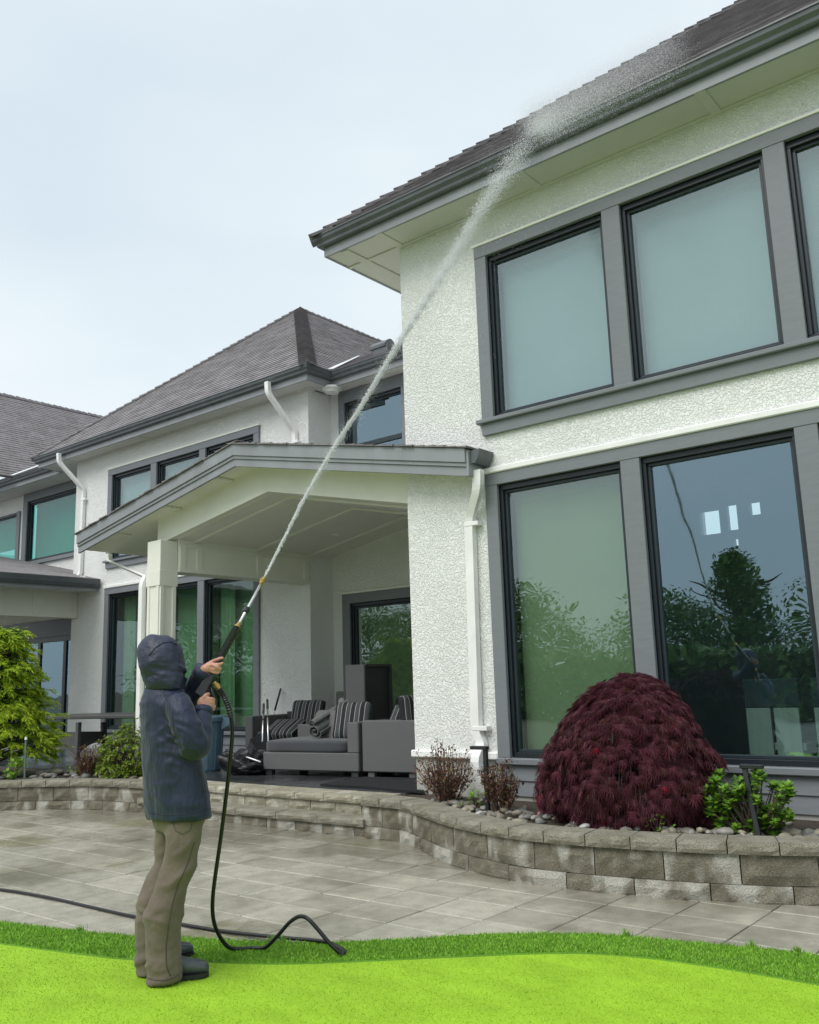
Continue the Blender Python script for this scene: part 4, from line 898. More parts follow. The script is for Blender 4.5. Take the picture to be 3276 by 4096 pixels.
# --- rounded green bush left
bb_ = Vector((-10.95, 7.28, .335)); bu = empty('shrub', bb_, 'rounded yellow-green bush on the left bed, partly behind the person', 'shrub')
OLV = [leafmat('olive_a', (.20, .30, .035), .5), leafmat('olive_b', (.13, .20, .025), .5), leafmat('olive_c', (.30, .38, .06), .5), leafmat('olive_d', (.16, .12, .03), .6)]
lv = Leaves(); tw = MB()
for k in range(900):
    a = rnd.uniform(0, 6.28); ph = math.acos(rnd.uniform(-.1, 1)); r = rnd.uniform(.78, 1.05)*(1+.22*noise.noise(Vector((math.cos(a)*2, math.sin(a)*2, ph*3))))
    p = bb_+Vector((math.cos(a)*math.sin(ph)*.47*r, math.sin(a)*math.sin(ph)*.4*r, .06+math.cos(ph)*.58*r*(1+.12*math.sin(a*3)))); p.z = max(p.z, .36)
    up = (p-bb_-Vector((0, 0, .1))).normalized(); whorl(lv, p, up+Vector((rnd.uniform(-.4, .4), 0, .3)), 6, rnd.uniform(.035, .058), [0, 0, 1, 2] if rnd.random() < .9 else [3, 1])
    if k % 6 == 0: limb(tw, bb_, p, .008, .003, 0, 3)
lv.build('foliage', OLV, bu); tw.build('stems', BARK, bu)
# --- golden conifer at the left edge
cb = Vector((-13.2, 6.5, .335)); cf = empty('conifer_tree', cb, 'feathery golden green conifer at the left edge of the photo', 'tree')
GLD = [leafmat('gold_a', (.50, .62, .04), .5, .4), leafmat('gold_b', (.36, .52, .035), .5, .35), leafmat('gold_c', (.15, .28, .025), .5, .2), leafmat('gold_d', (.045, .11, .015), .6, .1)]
tr = MB(); tr.tube([cb, cb+Vector((.03, 0, 1.2)), cb+Vector((0, .03, 2.2))], [.09, .06, .015], 8)
lv = Leaves()
for k in range(420):
    z = rnd.random()**1.15*1.95; R0 = (1.08-.36*z)*rnd.uniform(.72, 1.08) if z > .35 else rnd.uniform(.8, 1.05); a = rnd.uniform(-2.2, 1.5) if rnd.random() < .85 else rnd.uniform(0, 6.28)
    s = cb+Vector((0, 0, .15+z)); dirv = Vector((math.cos(a), math.sin(a), 0)); e = s+dirv*R0+Vector((0, 0, .22*R0-.1+rnd.uniform(-.12, .12)))
    ctl = s+dirv*R0*.55+Vector((0, 0, .30*R0)); pts = [s*(1-t)**2+ctl*2*t*(1-t)+e*t*t for t in (0, .25, .5, .75, 1)]
    e2 = e+Vector((0, 0, -.06)); tr.tube(pts, [.012, .009, .007, .005, .002], 4, cap=False)
    sd = dirv.cross(Vector((0, 0, 1)))
    for q in range(26):     # flat sprays along the outer part
        t = rnd.uniform(.35, 1.0); p = s*(1-t)**2+ctl*2*t*(1-t)+e*t*t; tan = (ctl-s)*(1-t)+(e-ctl)*t; tan.normalize()
        side = rnd.choice((-1, 1)); d0 = tan*rnd.uniform(.6, 1.1)+sd*side*rnd.uniform(.2, .9)+Vector((0, 0, rnd.uniform(-.45, .15)))
        d0.normalize(); ln = rnd.uniform(.09, .2)*(1.2-.4*t)
        for j in range(5):
            pj = p+d0*ln*j/5; dj = (d0+sd*rnd.uniform(-.9, .9)+Vector((rnd.uniform(-.2, .2), rnd.uniform(-.2, .2), rnd.uniform(-.5, .25)))).normalized()
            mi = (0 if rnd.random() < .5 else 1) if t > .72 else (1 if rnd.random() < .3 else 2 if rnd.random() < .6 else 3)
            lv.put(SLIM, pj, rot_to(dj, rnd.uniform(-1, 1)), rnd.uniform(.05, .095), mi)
lv.build('crown', GLD, cf); tr.build('trunk', BARK, cf)
herb((-12.1, 6.3, .345), 'broad-leaved green plant below the golden conifer', 20, .12, .3)
herb((-11.85, 7.1, .345), 'low green ground plant between conifer and brown shrub', 18, .07, .14)
# ================================================================ GARDEN LIGHTS
BLK = M('black_metal', (.018, .02, .022), .4, .15, 8)
b0 = Vector((-4.735, 6.80, .33)); r = empty('path_light', b0, 'black angled path light in front of the white downspout', 'light', 'garden path lights')
MB().box(b0.x-.018, b0.x+.018, b0.y-.018, b0.y+.018, .33, .885).build('post', BLK, r, bevel=.003)
MB().box(b0.x-.15, b0.x+.022, b0.y-.03, b0.y+.03, .882, .912).build('lamp_head', BLK, r, bevel=.004)
p0 = at(3037, 3343, 'y', 6.62); p1 = at(2979, 3072, 'y', 6.7); p0.z = .34; r = empty('path_light', p0, 'leaning black path light standing in the bright green shrub', 'light', 'garden path lights')
MB().beam(p0, p1, .034, .034, (0, 1, 0)).build('post', BLK, r, bevel=.003); MB().obox(p1+Vector((.05, 0, .012)), (.08, 0, 0), (0, .03, 0), (0, 0, .014)).build('lamp_head', BLK, r, bevel=.004)
s0 = Vector((-11.93, 6.36, .34)); r = empty('garden_stake', s0, 'slim grey-green stake with a small cap beside the conifer', 'stake')
MB().tube([s0, s0+Vector((-.01, 0, .55))], .013, 8).build('rod', M('stake_green', (.12, .17, .13), .5), r); MB().tube([s0+Vector((-.01, 0, .55)), s0+Vector((-.01, 0, .585))], [.02, .014], 10).build('cap', WHITE, r)
# ================================================================ PORCH FURNITURE
def wicker(name, c):
    m = bpy.data.materials.new(name); m.use_nodes = True; nt = m.node_tree; L = nt.links.new; b = nt.nodes['Principled BSDF']; b.inputs['Roughness'].default_value = .5
    g = N(nt, 'NewGeometry'); s = N(nt, 'SeparateXYZ'); L(g.outputs['Position'], s.inputs[0])
    def wave(expr_socket, f):
        k = N(nt, 'Math', operation='MULTIPLY'); k.inputs[1].default_value = f; L(expr_socket, k.inputs[0]); q = N(nt, 'Math', operation='SINE'); L(k.outputs[0], q.inputs[0]); return q.outputs[0]
    ad = N(nt, 'Math', operation='ADD'); L(s.outputs[0], ad.inputs[0]); L(s.outputs[1], ad.inputs[1])
    h = wave(ad.outputs[0], 190); v = wave(s.outputs[2], 260); mu = N(nt, 'Math', operation='MULTIPLY'); L(h, mu.inputs[0]); L(v, mu.inputs[1])
    r = N(nt, 'MapRange'); r.inputs[1].default_value = -1; r.inputs[2].default_value = 1; r.inputs[3].default_value = .62; r.inputs[4].default_value = 1.3; L(mu.outputs[0], r.inputs[0])
    rg = N(nt, 'RGB'); rg.outputs[0].default_value = (*c, 1); sc = N(nt, 'VectorMath', operation='SCALE'); L(rg.outputs[0], sc.inputs[0]); L(r.outputs[0], sc.inputs['Scale']); L(sc.outputs[0], b.inputs['Base Color'])
    bp = N(nt, 'Bump'); bp.inputs['Strength'].default_value = .6; bp.inputs['Distance'].default_value = .004; L(mu.outputs[0], bp.inputs['Height']); L(bp.outputs[0], b.inputs['Normal']); return m
WICK = wicker('grey_wicker', (.125, .124, .126)); WICKD = wicker('dark_wicker', (.03, .035, .035))
CUSH = M('charcoal_cushion', (.045, .05, .056), .85, .12, 6, sheen=.3, bump=.15, bs=300, bd=.001)
def striped(name):
    m = bpy.data.materials.new(name); m.use_nodes = True; nt = m.node_tree; L = nt.links.new; b = nt.nodes['Principled BSDF']; b.inputs['Roughness'].default_value = .85
    t = N(nt, 'TexCoord'); s = N(nt, 'SeparateXYZ'); L(t.outputs['Object'], s.inputs[0]); k = N(nt, 'Math', operation='MULTIPLY'); k.inputs[1].default_value = 1/.13; L(s.outputs[0], k.inputs[0])
    fr = N(nt, 'Math', operation='FRACT'); L(k.outputs[0], fr.inputs[0]); cr = N(nt, 'ValToRGB'); cr.color_ramp.interpolation = 'CONSTANT'; L(fr.outputs[0], cr.inputs[0])
    e = cr.color_ramp.elements; e[0].color = (.012, .013, .017, 1); e[1].position = .44; e[1].color = (.42, .40, .38, 1)
    for p, c in ((.49, (.05, .062, .066, 1)), (.93, (.42, .40, .38, 1)), (.98, (.012, .013, .017, 1))): q = e.new(p); q.color = c
    L(cr.outputs[0], b.inputs['Base Color']); return m
STRIPE = striped('striped_fabric')
def puff(w_, d, h, mat, parent, M4, name='cushion', flat=.0, n=10, **kw):
    """soft cushion of size w x d x h about its centre"""
    bm = bmesh.new(); bmesh.ops.create_cube(bm, size=2); bmesh.ops.subdivide_edges(bm, edges=bm.edges[:], cuts=n, use_grid_fill=True)
    for v in bm.verts:
        x, y, z = v.co; e = 7.0
        f = (abs(x)**e+abs(y)**e+abs(z)**e)**(1/e); x, y, z = x/f, y/f, z/f
        pin = 1-(1-flat)*.45*(max(abs(x), abs(y))**4)
        z *= pin; k = 1-.05*(1-abs(x)**2)*(abs(y)**6); y *= k; x *= 1-.05*(1-abs(y)**2)*(abs(x)**6)
        z += .03*noise.noise(Vector((x*2, y*2, w_*9)))
        v.co = (x*w_/2, y*d/2, z*h/2)
    me = bpy.data.meshes.new(name); bm.to_mesh(me); bm.free(); me.materials.append(mat); me.polygons.foreach_set('use_smooth', [True]*len(me.polygons))
    o = bpy.data.objects.new(name, me); col.objects.link(o); o.parent = parent
    if parent is not None: o.matrix_parent_inverse = WM(parent).inverted()
    o.matrix_basis = M4; return tag(o, **kw)
def T4(loc, rz=0, rx=0, ry=0): return Matrix.Translation(loc) @ Matrix.Rotation(rz, 4, 'Z') @ Matrix.Rotation(rx, 4, 'X') @ Matrix.Rotation(ry, 4, 'Y')
ZD = .362
def lbox(name, parent, O, rz, b, mat, bevel=.012):
    m = MB().box(*b); c, s = math.cos(rz), math.sin(rz); m.v = [(O[0]+x*c-y*s, O[1]+x*s+y*c, O[2]+z) for x, y, z in m.v]; return m.build(name, mat, parent, bevel=bevel)
# sofa with the long charcoal seat cushion: front edge from (-9.2,8.15) to (-7.72,8.39)
O = (-9.21, 8.15, ZD); rz = rad(9); W = 1.50
sa = empty('sofa', O, 'grey wicker sofa module with a long charcoal seat cushion nearest the steps', 'sofa', 'wicker sectional pieces')
lbox('base', sa, O, rz, (0, W, 0, .86, .07, .29), WICK); lbox('arm', sa, O, rz, (W-.17, W, .004, .86, .29, .66), WICK); lbox('backrest', sa, O, rz, (0, W-.17, .74, .86, .29, .6), WICK)
for x, y in ((.02, .03), (W-.13, .03), (.02, .75), (W-.13, .75)): lbox('foot', sa, O, rz, (x, x+.1, y, y+.08, 0, .07), WICKD, .004)
def loc(O, rz, x, y, z): c, s = math.cos(rz), math.sin(rz); return Vector((O[0]+x*c-y*s, O[1]+x*s+y*c, O[2]+z))
puff(W-.15, .8, .17, CUSH, sa, T4(loc(O, rz, (W-.17)/2-.01, .38, .365), rz), 'seat_cushion', flat=.75)
puff(.5, .52, .06, WICK, sa, T4(loc(O, rz, .74, .42, .57), rz, rad(62)), 'back_panel', flat=.9)
puff(.52, .5, .17, STRIPE, None, T4(loc(O, rz, W-.36, .42, .66), rz+rad(8), rad(72)), 'pillow', label='striped black and grey pillow against the front sofa arm', cat='pillow', group='striped pillows')
# second module, seen from its tall side
O2 = (-7.70, 8.42, ZD); W2 = .78
sb = empty('sofa', O2, 'grey wicker sofa module turned side-on beside the stucco corner', 'sofa', 'wicker sectional pieces')
lbox('side_panel', sb, O2, rz, (0, W2, 0, .16, .07, .68), WICK); lbox('base', sb, O2, rz, (.003, W2-.003, .16, 1.45, .07, .3), WICK); lbox('backrest', sb, O2, rz, (W2-.16, W2-.003, .16, 1.45, .3, .66), WICK)
puff(.62, 1.25, .17, CUSH, sb, T4(loc(O2, rz, .31, .8, .38), rz), 'seat_cushion', flat=.75)
for x in (.06, W2-.14): lbox('foot', sb, O2, rz, (x, x+.09, .03, .1, 0, .07), WICK, .004)
puff(.5, .5, .15, STRIPE, None, T4(loc(O2, rz, .36, .55, .70), rz+.3, rad(28)), 'pillow', label='striped pillow lying flat behind the side-on sofa module', cat='pillow', group='striped pillows')
puff(.46, .44, .16, STRIPE, None, T4(loc(O2, rz, .62, .24, .76), rz+rad(75), rad(84)), 'pillow', label='striped pillow standing on edge next to the stucco corner', cat='pillow', group='striped pillows')
# back sofa along the house wall
O3 = (-11.2, 9.55, ZD); W3 = 2.1
sc_ = empty('sofa', O3, 'grey wicker sofa against the rear porch wall with a dark armrest', 'sofa', 'wicker sectional pieces')
lbox('base', sc_, O3, 0, (0, W3, .0, .86, .07, .3), WICK); lbox('arm', sc_, O3, 0, (-.003, .17, -.004, .86, .07, .68), WICK); lbox('backrest', sc_, O3, 0, (.17, W3, .72, .86, .3, .72), WICKD)
for x, y in ((.03, .03), (W3-.13, .03)): lbox('foot', sc_, O3, 0, (x, x+.09, y, y+.08, 0, .07), WICKD, .004)
puff(W3-.2, .74, .17, CUSH, sc_, T4((O3[0]+.17+(W3-.2)/2, O3[1]+.36, ZD+.38)), 'seat_cushion', flat=.75)
puff(.55, .5, .17, STRIPE, None, T4(at(1137, 2917, 'y', 9.5), rad(14), rad(24)), 'pillow', label='striped pillow lying slumped on the rear sofa behind the poles', cat='pillow', group='striped pillows')
puff(.62, .46, .15, STRIPE, None, T4(at(1230, 2858, 'y', 10.0), rad(8), rad(74)), 'pillow', label='striped pillow propped upright on the rear sofa by the stucco corner', cat='pillow', group='striped pillows')
# upended wicker chair and another chair back
k0 = at(1455, 2657, 'y', 9.35); zt = k0.z
uc = empty('chair', (k0.x-.17, 9.6, ZD), 'tall wicker chair tipped on end in front of the porch door', 'chair')
MB().box(k0.x-.36, k0.x, 9.35, 9.39, ZD, zt).build('seat_panel', WICK, uc, bevel=.008); MB().box(k0.x-.36, k0.x-.32, 9.39, 9.95, ZD, zt).build('side_panel', WICK, uc, bevel=.008)
MB().box(k0.x-.32, k0.x, 9.39, 9.95, zt-.04, zt).build('side_panel', WICKD, uc, bevel=.008); MB().box(k0.x-.32, k0.x-.03, 9.39, 9.93, ZD, zt-.04).build('underside', WICKD, uc, bevel=.004); MB().box(k0.x-.31, k0.x, 9.90, 9.95, ZD, zt-.04).build('side_panel', WICKD, uc, bevel=.004)
k1 = at(1579, 2790, 'y', 10.3)
c2 = empty('chair', (k1.x+.3, 10.5, ZD), 'low dark wicker chair back half hidden behind the stucco corner', 'chair')
MB().box(k1.x, k1.x+.62, 10.3, 10.4, ZD, k1.z).build('backrest', WICKD, c2, bevel=.02); MB().box(k1.x, k1.x+.62, 10.4, 10.85, ZD+.1, ZD+.42).build('seat', WICKD, c2, bevel=.02)
# rolled mat lying over the sofa
RUB = M('grey_mat', (.16, .17, .165), .7, .12, 10)
A0 = at(1000+630*.406, 2600+790*.406, 'y', 8.42); A1 = at(1000+985*.406, 2600+575*.406, 'y', 9.25)
ax = (A1-A0).normalized(); ux = ax.cross(Vector((0, 0, 1))).normalized(); uz = ux.cross(ax)
def roll(c0, turns, r0, r1, n=60, rev=1, ph=0):
    m = MB(); pa = []
    for k in range(n+1):
        t = k/n; a = ph+rev*t*turns*2*math.pi; r = r0+(r1-r0)*t; pa.append((math.cos(a)*r, math.sin(a)*r))
    pb = []
    for k, (x, y) in enumerate(pa):
        x0, y0 = pa[max(k-1, 0)]; x1, y1 = pa[min(k+1, n)]; l = math.hypot(x1-x0, y1-y0); pb.append((x-(y1-y0)/l*.009, y+(x1-x0)/l*.009))
    q = lambda p, s: c0+ux*p[0]+uz*p[1]+(A1-A0)*s
    for k in range(n): m.hexa([q(pa[k], 0), q(pa[k+1], 0), q(pb[k+1], 0), q(pb[k], 0)], [q(pa[k], 1), q(pa[k+1], 1), q(pb[k+1], 1), q(pb[k], 1)])
    return m
rm = empty('rolled_mat', A0, 'grey rubber mat rolled up and laid across the sofa', 'mat')
roll(A0+uz*-.02, 1.9, .02, .105, 70, 1, .6).build('outer_roll', RUB, rm, smooth=False); roll(A0+uz*.075-ux*.02, 1.3, .012, .052, 40, -1, 2.2).build('inner_roll', RUB, rm)
# poles
ALU = M('aluminium', (.62, .64, .66), .3, .05, 5, metal=.85)
def pole(a, b, label, r=.012, hl=.2):
    a = Vector(a); b = Vector(b); d = (b-a).normalized(); o = empty('pole', a, label, 'pole', 'cleaning poles')
    MB().tube([a, b-d*hl*.3], r, 8).build('shaft', ALU, o, smooth=True); MB().tube([b-d*hl, b-d*.02, b], [r*1.5, r*1.5, r], 8).build('grip', BLK, o, smooth=True)
    MB().tube([a.lerp(b, .55), a.lerp(b, .58)], r*1.5, 8).build('clamp', BLK, o)
S_ = lambda x, y, v: at(1000+x*.406, 2600+y*.406, 'y', v)
pole(S_(122, 905, 8.22), S_(135, 530, 8.6), 'shorter aluminium pole leaning on the front sofa cushion'); pole(S_(180, 902, 8.24), S_(170, 487, 8.7), 'taller aluminium pole leaning on the front sofa cushion')
pole(S_(205, 740, 10.2), S_(303, 378, 10.42), 'pole with a long dark grip leaning against the stucco wall', .011, .38)
# wall box
wb = S_(912, 505, 10.97); o = empty('wall_lamp', wb, 'small chrome wall fitting beside the porch door', 'lamp')
MB().box(wb.x-.1, wb.x+.1, 10.9, 10.985, wb.z-.16, wb.z+.16).build('body', M('chrome', (.55, .55, .53), .15, .1, 3, metal=1), o, bevel=.02)
MB().tube([(wb.x+.05, 10.9, wb.z), (wb.x+.05, 10.87, wb.z)], [.06, .05], 16).build('lens', WHITE, o)
# black bundle on the floor with a pole across it
tb = at(1000, 3095, 'z', ZD); TARP = M('black_tarp', (.01, .011, .013), .45, .2, 8, bump=.3, bs=20, bd=.02)
bt = empty('tarp', (tb.x, tb.y, ZD), 'crumpled black tarp bundle on the porch floor beside the sofa', 'tarp')
bm = bmesh.new(); bmesh.ops.create_icosphere(bm, subdivisions=4, radius=1)
for v in bm.verts:
    f = 1+.3*noise.noise(v.co*1.6)+.18*noise.noise(v.co*4+Vector((3, 0, 0))); v.co = Vector((v.co.x*.40*f, v.co.y*.3*f, max(-.0, (v.co.z*.5+.42)*.33*f)))
me_ = bpy.data.meshes.new('bundle'); bm.to_mesh(me_); bm.free(); me_.materials.append(TARP); o = bpy.data.objects.new('bundle', me_); col.objects.link(o); o.parent = bt; o.matrix_parent_inverse = WM(bt).inverted(); o.matrix_basis = Matrix.Translation((tb.x, tb.y, ZD)) @ Matrix.Rotation(.3, 4, 'Z')
m = MB(); pr0 = [Vector((tb.x-.45, tb.y+.2, ZD)), Vector((tb.x+.05, tb.y+.28, ZD)), Vector((tb.x-.02, tb.y+.3, ZD+.55)), Vector((tb.x-.35, tb.y+.3, ZD+.42))]; m.prism(pr0, (.02, .05, .0)); m.build('flap', TARP, bt)
pole(at(1043, 3048, 'y', tb.y-.25), at(905, 3000, 'y', tb.y-.1), 'grey pole lying across the black tarp bundle', .012, .1)
# doormat
mt = [at(1000+x*.406, 2600+y*.406, 'z', ZD+.006) for x, y in ((690, 1335), (1120, 1262), (1640, 1275), (1720, 1410), (1480, 1395), (1250, 1370), (1130, 1358))]
m = MB(); m.prism([(p.x, p.y, ZD+.002) for p in mt], (0, 0, .022)); 
matm = m.build('doormat', M('coir_black', (.012, .013, .016), .9, .4, 60, bump=1, bs=150, bd=.01), label='wet black doormat at the top of the steps in front of the sofas', cat='doormat')
# waste bin
cc = at(818, 3083, 'z', ZD); BIN = M('blue_grey_plastic', (.085, .15, .205), .45, .1, 4)
wb_ = empty('waste_bin', (cc.x, cc.y, ZD), 'round blue-grey plastic waste bin behind the person', 'bin')
def lathe(prof, c, n=40): return MB().tube([(c.x, c.y, z) for r, z in prof], [r for r, z in prof], n)
lathe([(.215, ZD), (.225, ZD+.02), (.265, ZD+.66), (.275, ZD+.68)], cc).build('body', BIN, wb_, smooth=False)
lathe([(.275, ZD+.67), (.30, ZD+.675), (.305, ZD+.73), (.29, ZD+.745), (.27, ZD+.74)], cc).build('rim', BIN, wb_)
hd = Vector((.35, .94, 0)).normalized(); hd = Vector((RGT.x, RGT.y, 0)).normalized()
for s in (1, -1): MB().prism([cc+hd*s*.27+Vector((0, 0, .70+ZD*0))-Vector((0, 0, 0))+Vector((0, 0, 0)) if False else Vector((cc.x, cc.y, ZD))+hd*s*.26+Vector((0, 0, .74)), Vector((cc.x, cc.y, ZD))+hd*s*.37+Vector((0, 0, .70)), Vector((cc.x, cc.y, ZD))+hd*s*.375+Vector((0, 0, .62)), Vector((cc.x, cc.y, ZD))+hd*s*.25+Vector((0, 0, .55))], hd.cross(Vector((0, 0, 1)))*.12).build('handle', BIN, wb_, bevel=.006)
for a in range(0, 360, 30): MB().beam((cc.x+math.cos(rad(a))*.228, cc.y+math.sin(rad(a))*.228, ZD+.03), (cc.x+math.cos(rad(a))*.266, cc.y+math.sin(rad(a))*.266, ZD+.64), .02, .012, (math.cos(rad(a)), math.sin(rad(a)), 0)).build('rib', BIN, wb_)
# garden table on the left terrace
TBL = M('table_metal', (.075, .075, .072), .5, .12, 5); tt = empty('garden_table', (-14.9, 9.0, ZD), 'dark grey metal garden table with splayed legs and curved apron behind the bushes', 'table')
Q_ = lambda x, y, v: at(x/2.873, 2700+y/2.873, 'y', v)
zt = 1.03
tp = [Vector((-14.85, 8.75, zt)), Vector((-13.15, 9.15, zt)), Vector((-13.4, 10.2, zt)), Vector((-15.5, 10.25, zt)), Vector((-16.4, 9.4, zt)), Vector((-16.2, 8.45, zt))]
MB().prism(tp, (0, 0, .06)).build('table_top', TBL, tt, bevel=.01)
legs = [Q_(905, 545, 8.85), Q_(1190, 545, 9.4), Q_(615, 545, 9.0)]
feet = [Q_(885, 965, 8.8), Q_(1215, 900, 9.5), Q_(622, 968, 9.0)]
for a, b in zip(legs, feet):
    b.z = ZD; MB().beam(a, b, .085, .07, (0, 1, 0)).build('leg', TBL, tt, bevel=.006)
def apron(a, b, a2, b2):
    m = MB(); n = 10; vs = []; 
    for k in range(n+1):
        t = k/n; top = a.lerp(b, t); bot = a2.lerp(b2, t); bot.z += .16*math.sin(math.pi*min(1, max(0, 1-t))**1.0)*.6; vs += [top, bot]
    for k in range(n): m.hexa([vs[2*k], vs[2*k+2], vs[2*k+3], vs[2*k+1]], [p+Vector((0, .015, 0)) for p in (vs[2*k], vs[2*k+2], vs[2*k+3], vs[2*k+1])])
    m.build('apron', TBL, tt)
apron(Q_(330, 655, 8.6), Q_(893, 655, 8.85), Q_(330, 880, 8.6), Q_(875, 905, 8.82)); apron(Q_(925, 650, 8.87), Q_(1195, 648, 9.4), Q_(905, 900, 8.84), Q_(1215, 800, 9.45))
# chairs inside the right-hand room, seen through the clear pane
WOODG = M('pale_wood', (.45, .47, .40), .6, .1, 3, stretch=(8, 8, .6))
for k, x in enumerate((-3.02, -2.42, -1.82)):
    ch = empty('dining_chair', (x, 8.6, .37), ('indoor slat-back chair behind the glass nearest the maple', 'indoor slat-back chair behind the glass, between two like it', 'indoor slat-back chair behind the glass at the right edge')[k], 'chair', 'chairs inside the room')
    for q in range(2): MB().box(x+q*.25+.01, x+q*.25+.23, 8.55, 8.58, .42, 1.16).build('back_panel', WOODG, ch, bevel=.004)
    MB().box(x, x+.5, 8.545, 8.59, 1.16, 1.42).build('head_panel', M('chair_dark%d' % k, (.05, .07, .07), .7), ch, bevel=.01); MB().box(x, x+.5, 8.58, 9.0, .78, .85).build('seat', WOODG, ch, bevel=.01)
    for lx in (.02, .46): MB().box(x+lx, x+lx+.03, 8.93, 8.97, .37, .78).build('leg', WOODG, ch)
# ================================================================ PERSON
from mathutils.bvhtree import BVHTree
PD = Vector((-.8027, .5964, 0)); PE = Vector((.5964, .8027, 0)); R0 = 5.23
def pp(zx, zy, w_=0.):
    """point of the figure: measured picture position, w metres beyond the body's middle plane"""
    d = ray(400+zx*.8346, 2200+zy*.8346); return EYE+d*((R0+w_)/d.dot(PD))
PPM = 839.0
person = empty('person', (-4.2, 3.12, .02), 'person in dark navy hooded jacket and taupe trousers aiming a pressure washer lance', 'person')
fw = (PE*math.cos(rad(30))+PD*math.sin(rad(30))).normalized(); lt = Vector((0, 0, 1)).cross(fw)
def ring_tube(m, rings, n=20):
    """rings: (centre, semi-axis vector a, semi-axis vector b)"""
    vs = []; fs = []
    for c, a, b in rings:
        for k in range(n): t = 2*math.pi*k/n; vs.append(c+a*math.cos(t)+b*math.sin(t))
    for i in range(len(rings)-1):
        for k in range(n): fs.append((i*n+k, i*n+(k+1) % n, (i+1)*n+(k+1) % n, (i+1)*n+k))
    fs += [tuple(range(n-1, -1, -1)), tuple(range((len(rings)-1)*n, len(rings)*n))]; m.add(vs, fs)
def limb_t(m, pts, n=14):
    """pts: (zx, zy, w, radius)"""
    P = [pp(*p[:3]) for p in pts]; Q = []; Rr = []
    for i in range(len(P)-1):
        a, b, c, d = P[max(i-1, 0)], P[i], P[i+1], P[min(i+2, len(P)-1)]; ra, rb = pts[i][3], pts[i+1][3]
        for k in range(5):
            t = k/5; Q.append(.5*((2*b)+(c-a)*t+(2*a-5*b+4*c-d)*t*t+(3*b-a-3*c+d)*t**3)); Rr.append(ra+(rb-ra)*t)
    Q.append(P[-1]); Rr.append(pts[-1][3]); m.tube(Q, Rr, n); return Q
def ball(m, c, r, ax=None, n=14):
    ax = ax or (Vector((r, 0, 0)), Vector((0, r, 0)), Vector((0, 0, r))); rings = []
    for k in range(1, n): t = math.pi*k/n; rings.append((c-ax[2]*math.cos(t), ax[0]*math.sin(t), ax[1]*math.sin(t)))
    ring_tube(m, rings, 18)
def fuse(m, name, mat, parent, voxel, smooth=6, disp=None):
    """joins overlapping closed shapes into one continuous skin"""
    me = m.mesh(name+'_src'); bm = bmesh.new(); bm.from_mesh(me); bmesh.ops.recalc_face_normals(bm, faces=bm.faces); bm.to_mesh(me); bm.free()
    o = bpy.data.objects.new(name+'_src', me); col.objects.link(o)
    r = o.modifiers.new('r', 'REMESH'); r.mode = 'VOXEL'; r.voxel_size = voxel
    s = o.modifiers.new('s', 'SMOOTH'); s.factor = .5; s.iterations = smooth
    dg = bpy.context.evaluated_depsgraph_get(); new = bpy.data.meshes.new_from_object(o.evaluated_get(dg)); bpy.data.objects.remove(o); bpy.data.meshes.remove(me)
    if disp:
        nrm = [v.normal.copy() for v in new.vertices]
        for v, nn in zip(new.vertices, nrm): v.co = v.co+nn*disp(v.co)
        new.update()
    new.name = name; new.materials.clear(); new.materials.append(mat); new.polygons.foreach_set('use_smooth', [True]*len(new.polygons))
    ob = bpy.data.objects.new(name, new); link(ob, parent); return ob
NAVY = M('navy_shell', (.0135, .021, .050), .55, .25, 5, bump=.4, bs=15, bd=.03, spec=.35, sheen=.12, stretch=(1.6, 1.6, .55))
NAVYH = M('navy_hood', (.017, .023, .050), .5, .25, 14, bump=.5, bs=20, bd=.02, spec=.5, stretch=(.7, .7, 1.4))
TAUPE = M('taupe_cloth', (.138, .108, .086), .9, .16, 7, bump=.5, bs=13, bd=.028, sheen=.1)
SKIN = M('skin', (.52, .27, .19), .5, .12, 30, spec=.4, bump=.15, bs=220, bd=.001)
RUBB = M('boot_rubber', (.06, .07, .078), .3, .15, 20); SOLE = M('boot_sole', (.012, .012, .013), .6, .2, 20)
# jacket: torso rings, sleeves
jk = MB(); rings = []
for zy, xl, xr in ((1282, 226, 531), (1270, 221, 534), (1200, 213, 527), (1100, 205, 508), (1000, 199, 486), (900, 193, 466), (800, 187, 450), (735, 185, 440), (700, 190, 428), (668, 205, 408), (640, 228, 388)):
    hw = (xr-xl)/2/PPM*.91; b = .91*hw; a = 1.23*hw
    if zy < 735: a *= .9
    rings.append((pp((xl+xr)/2, zy, 0), lt*a, fw*b))
ring_tube(jk, rings, 28)
limb_t(jk, [(366, 718, -.12, .072), (392, 790, -.175, .076), (425, 870, -.20, .077), (452, 930, -.19, .078), (474, 925, -.16, .07), (486, 860, -.125, .062), (491, 795, -.075, .052), (492, 775, -.06, .050)])
limb_t(jk, [(330, 722, .13, .078), (385, 752, .16, .075), (430, 725, .12, .068), (462, 650, .07, .06), (486, 598, .03, .055), (494, 580, .015, .053)])
def ridge(v): return (1-abs(noise.noise(v))*2.2)
def fold(p):
    q = p-pp(330, 1000, 0); u, h, w_ = q.dot(PE), q.z, q.dot(PD)
    long_ = .010*noise.noise(Vector((u*6+h*1.6, w_*6, h*1.3)))                       # long soft hanging folds
    cr1 = max(0, ridge(Vector((u*5+h*7, w_*4, h*9-u*6)))-.35)*.010                     # sharp creases
    elbow = math.exp(-((h-.10)/.13)**2-((u-.06)/.10)**2)*.011*ridge(Vector((u*6-h*4, w_*3, h*22+u*9)))
    hem = math.exp(-((h+.22)/.10)**2)*.006*noise.noise(Vector((u*14, w_*14, h*3)))
    return long_+cr1*.7+elbow+hem
jacket = fuse(jk, 'jacket', NAVY, person, .009, 5, fold)
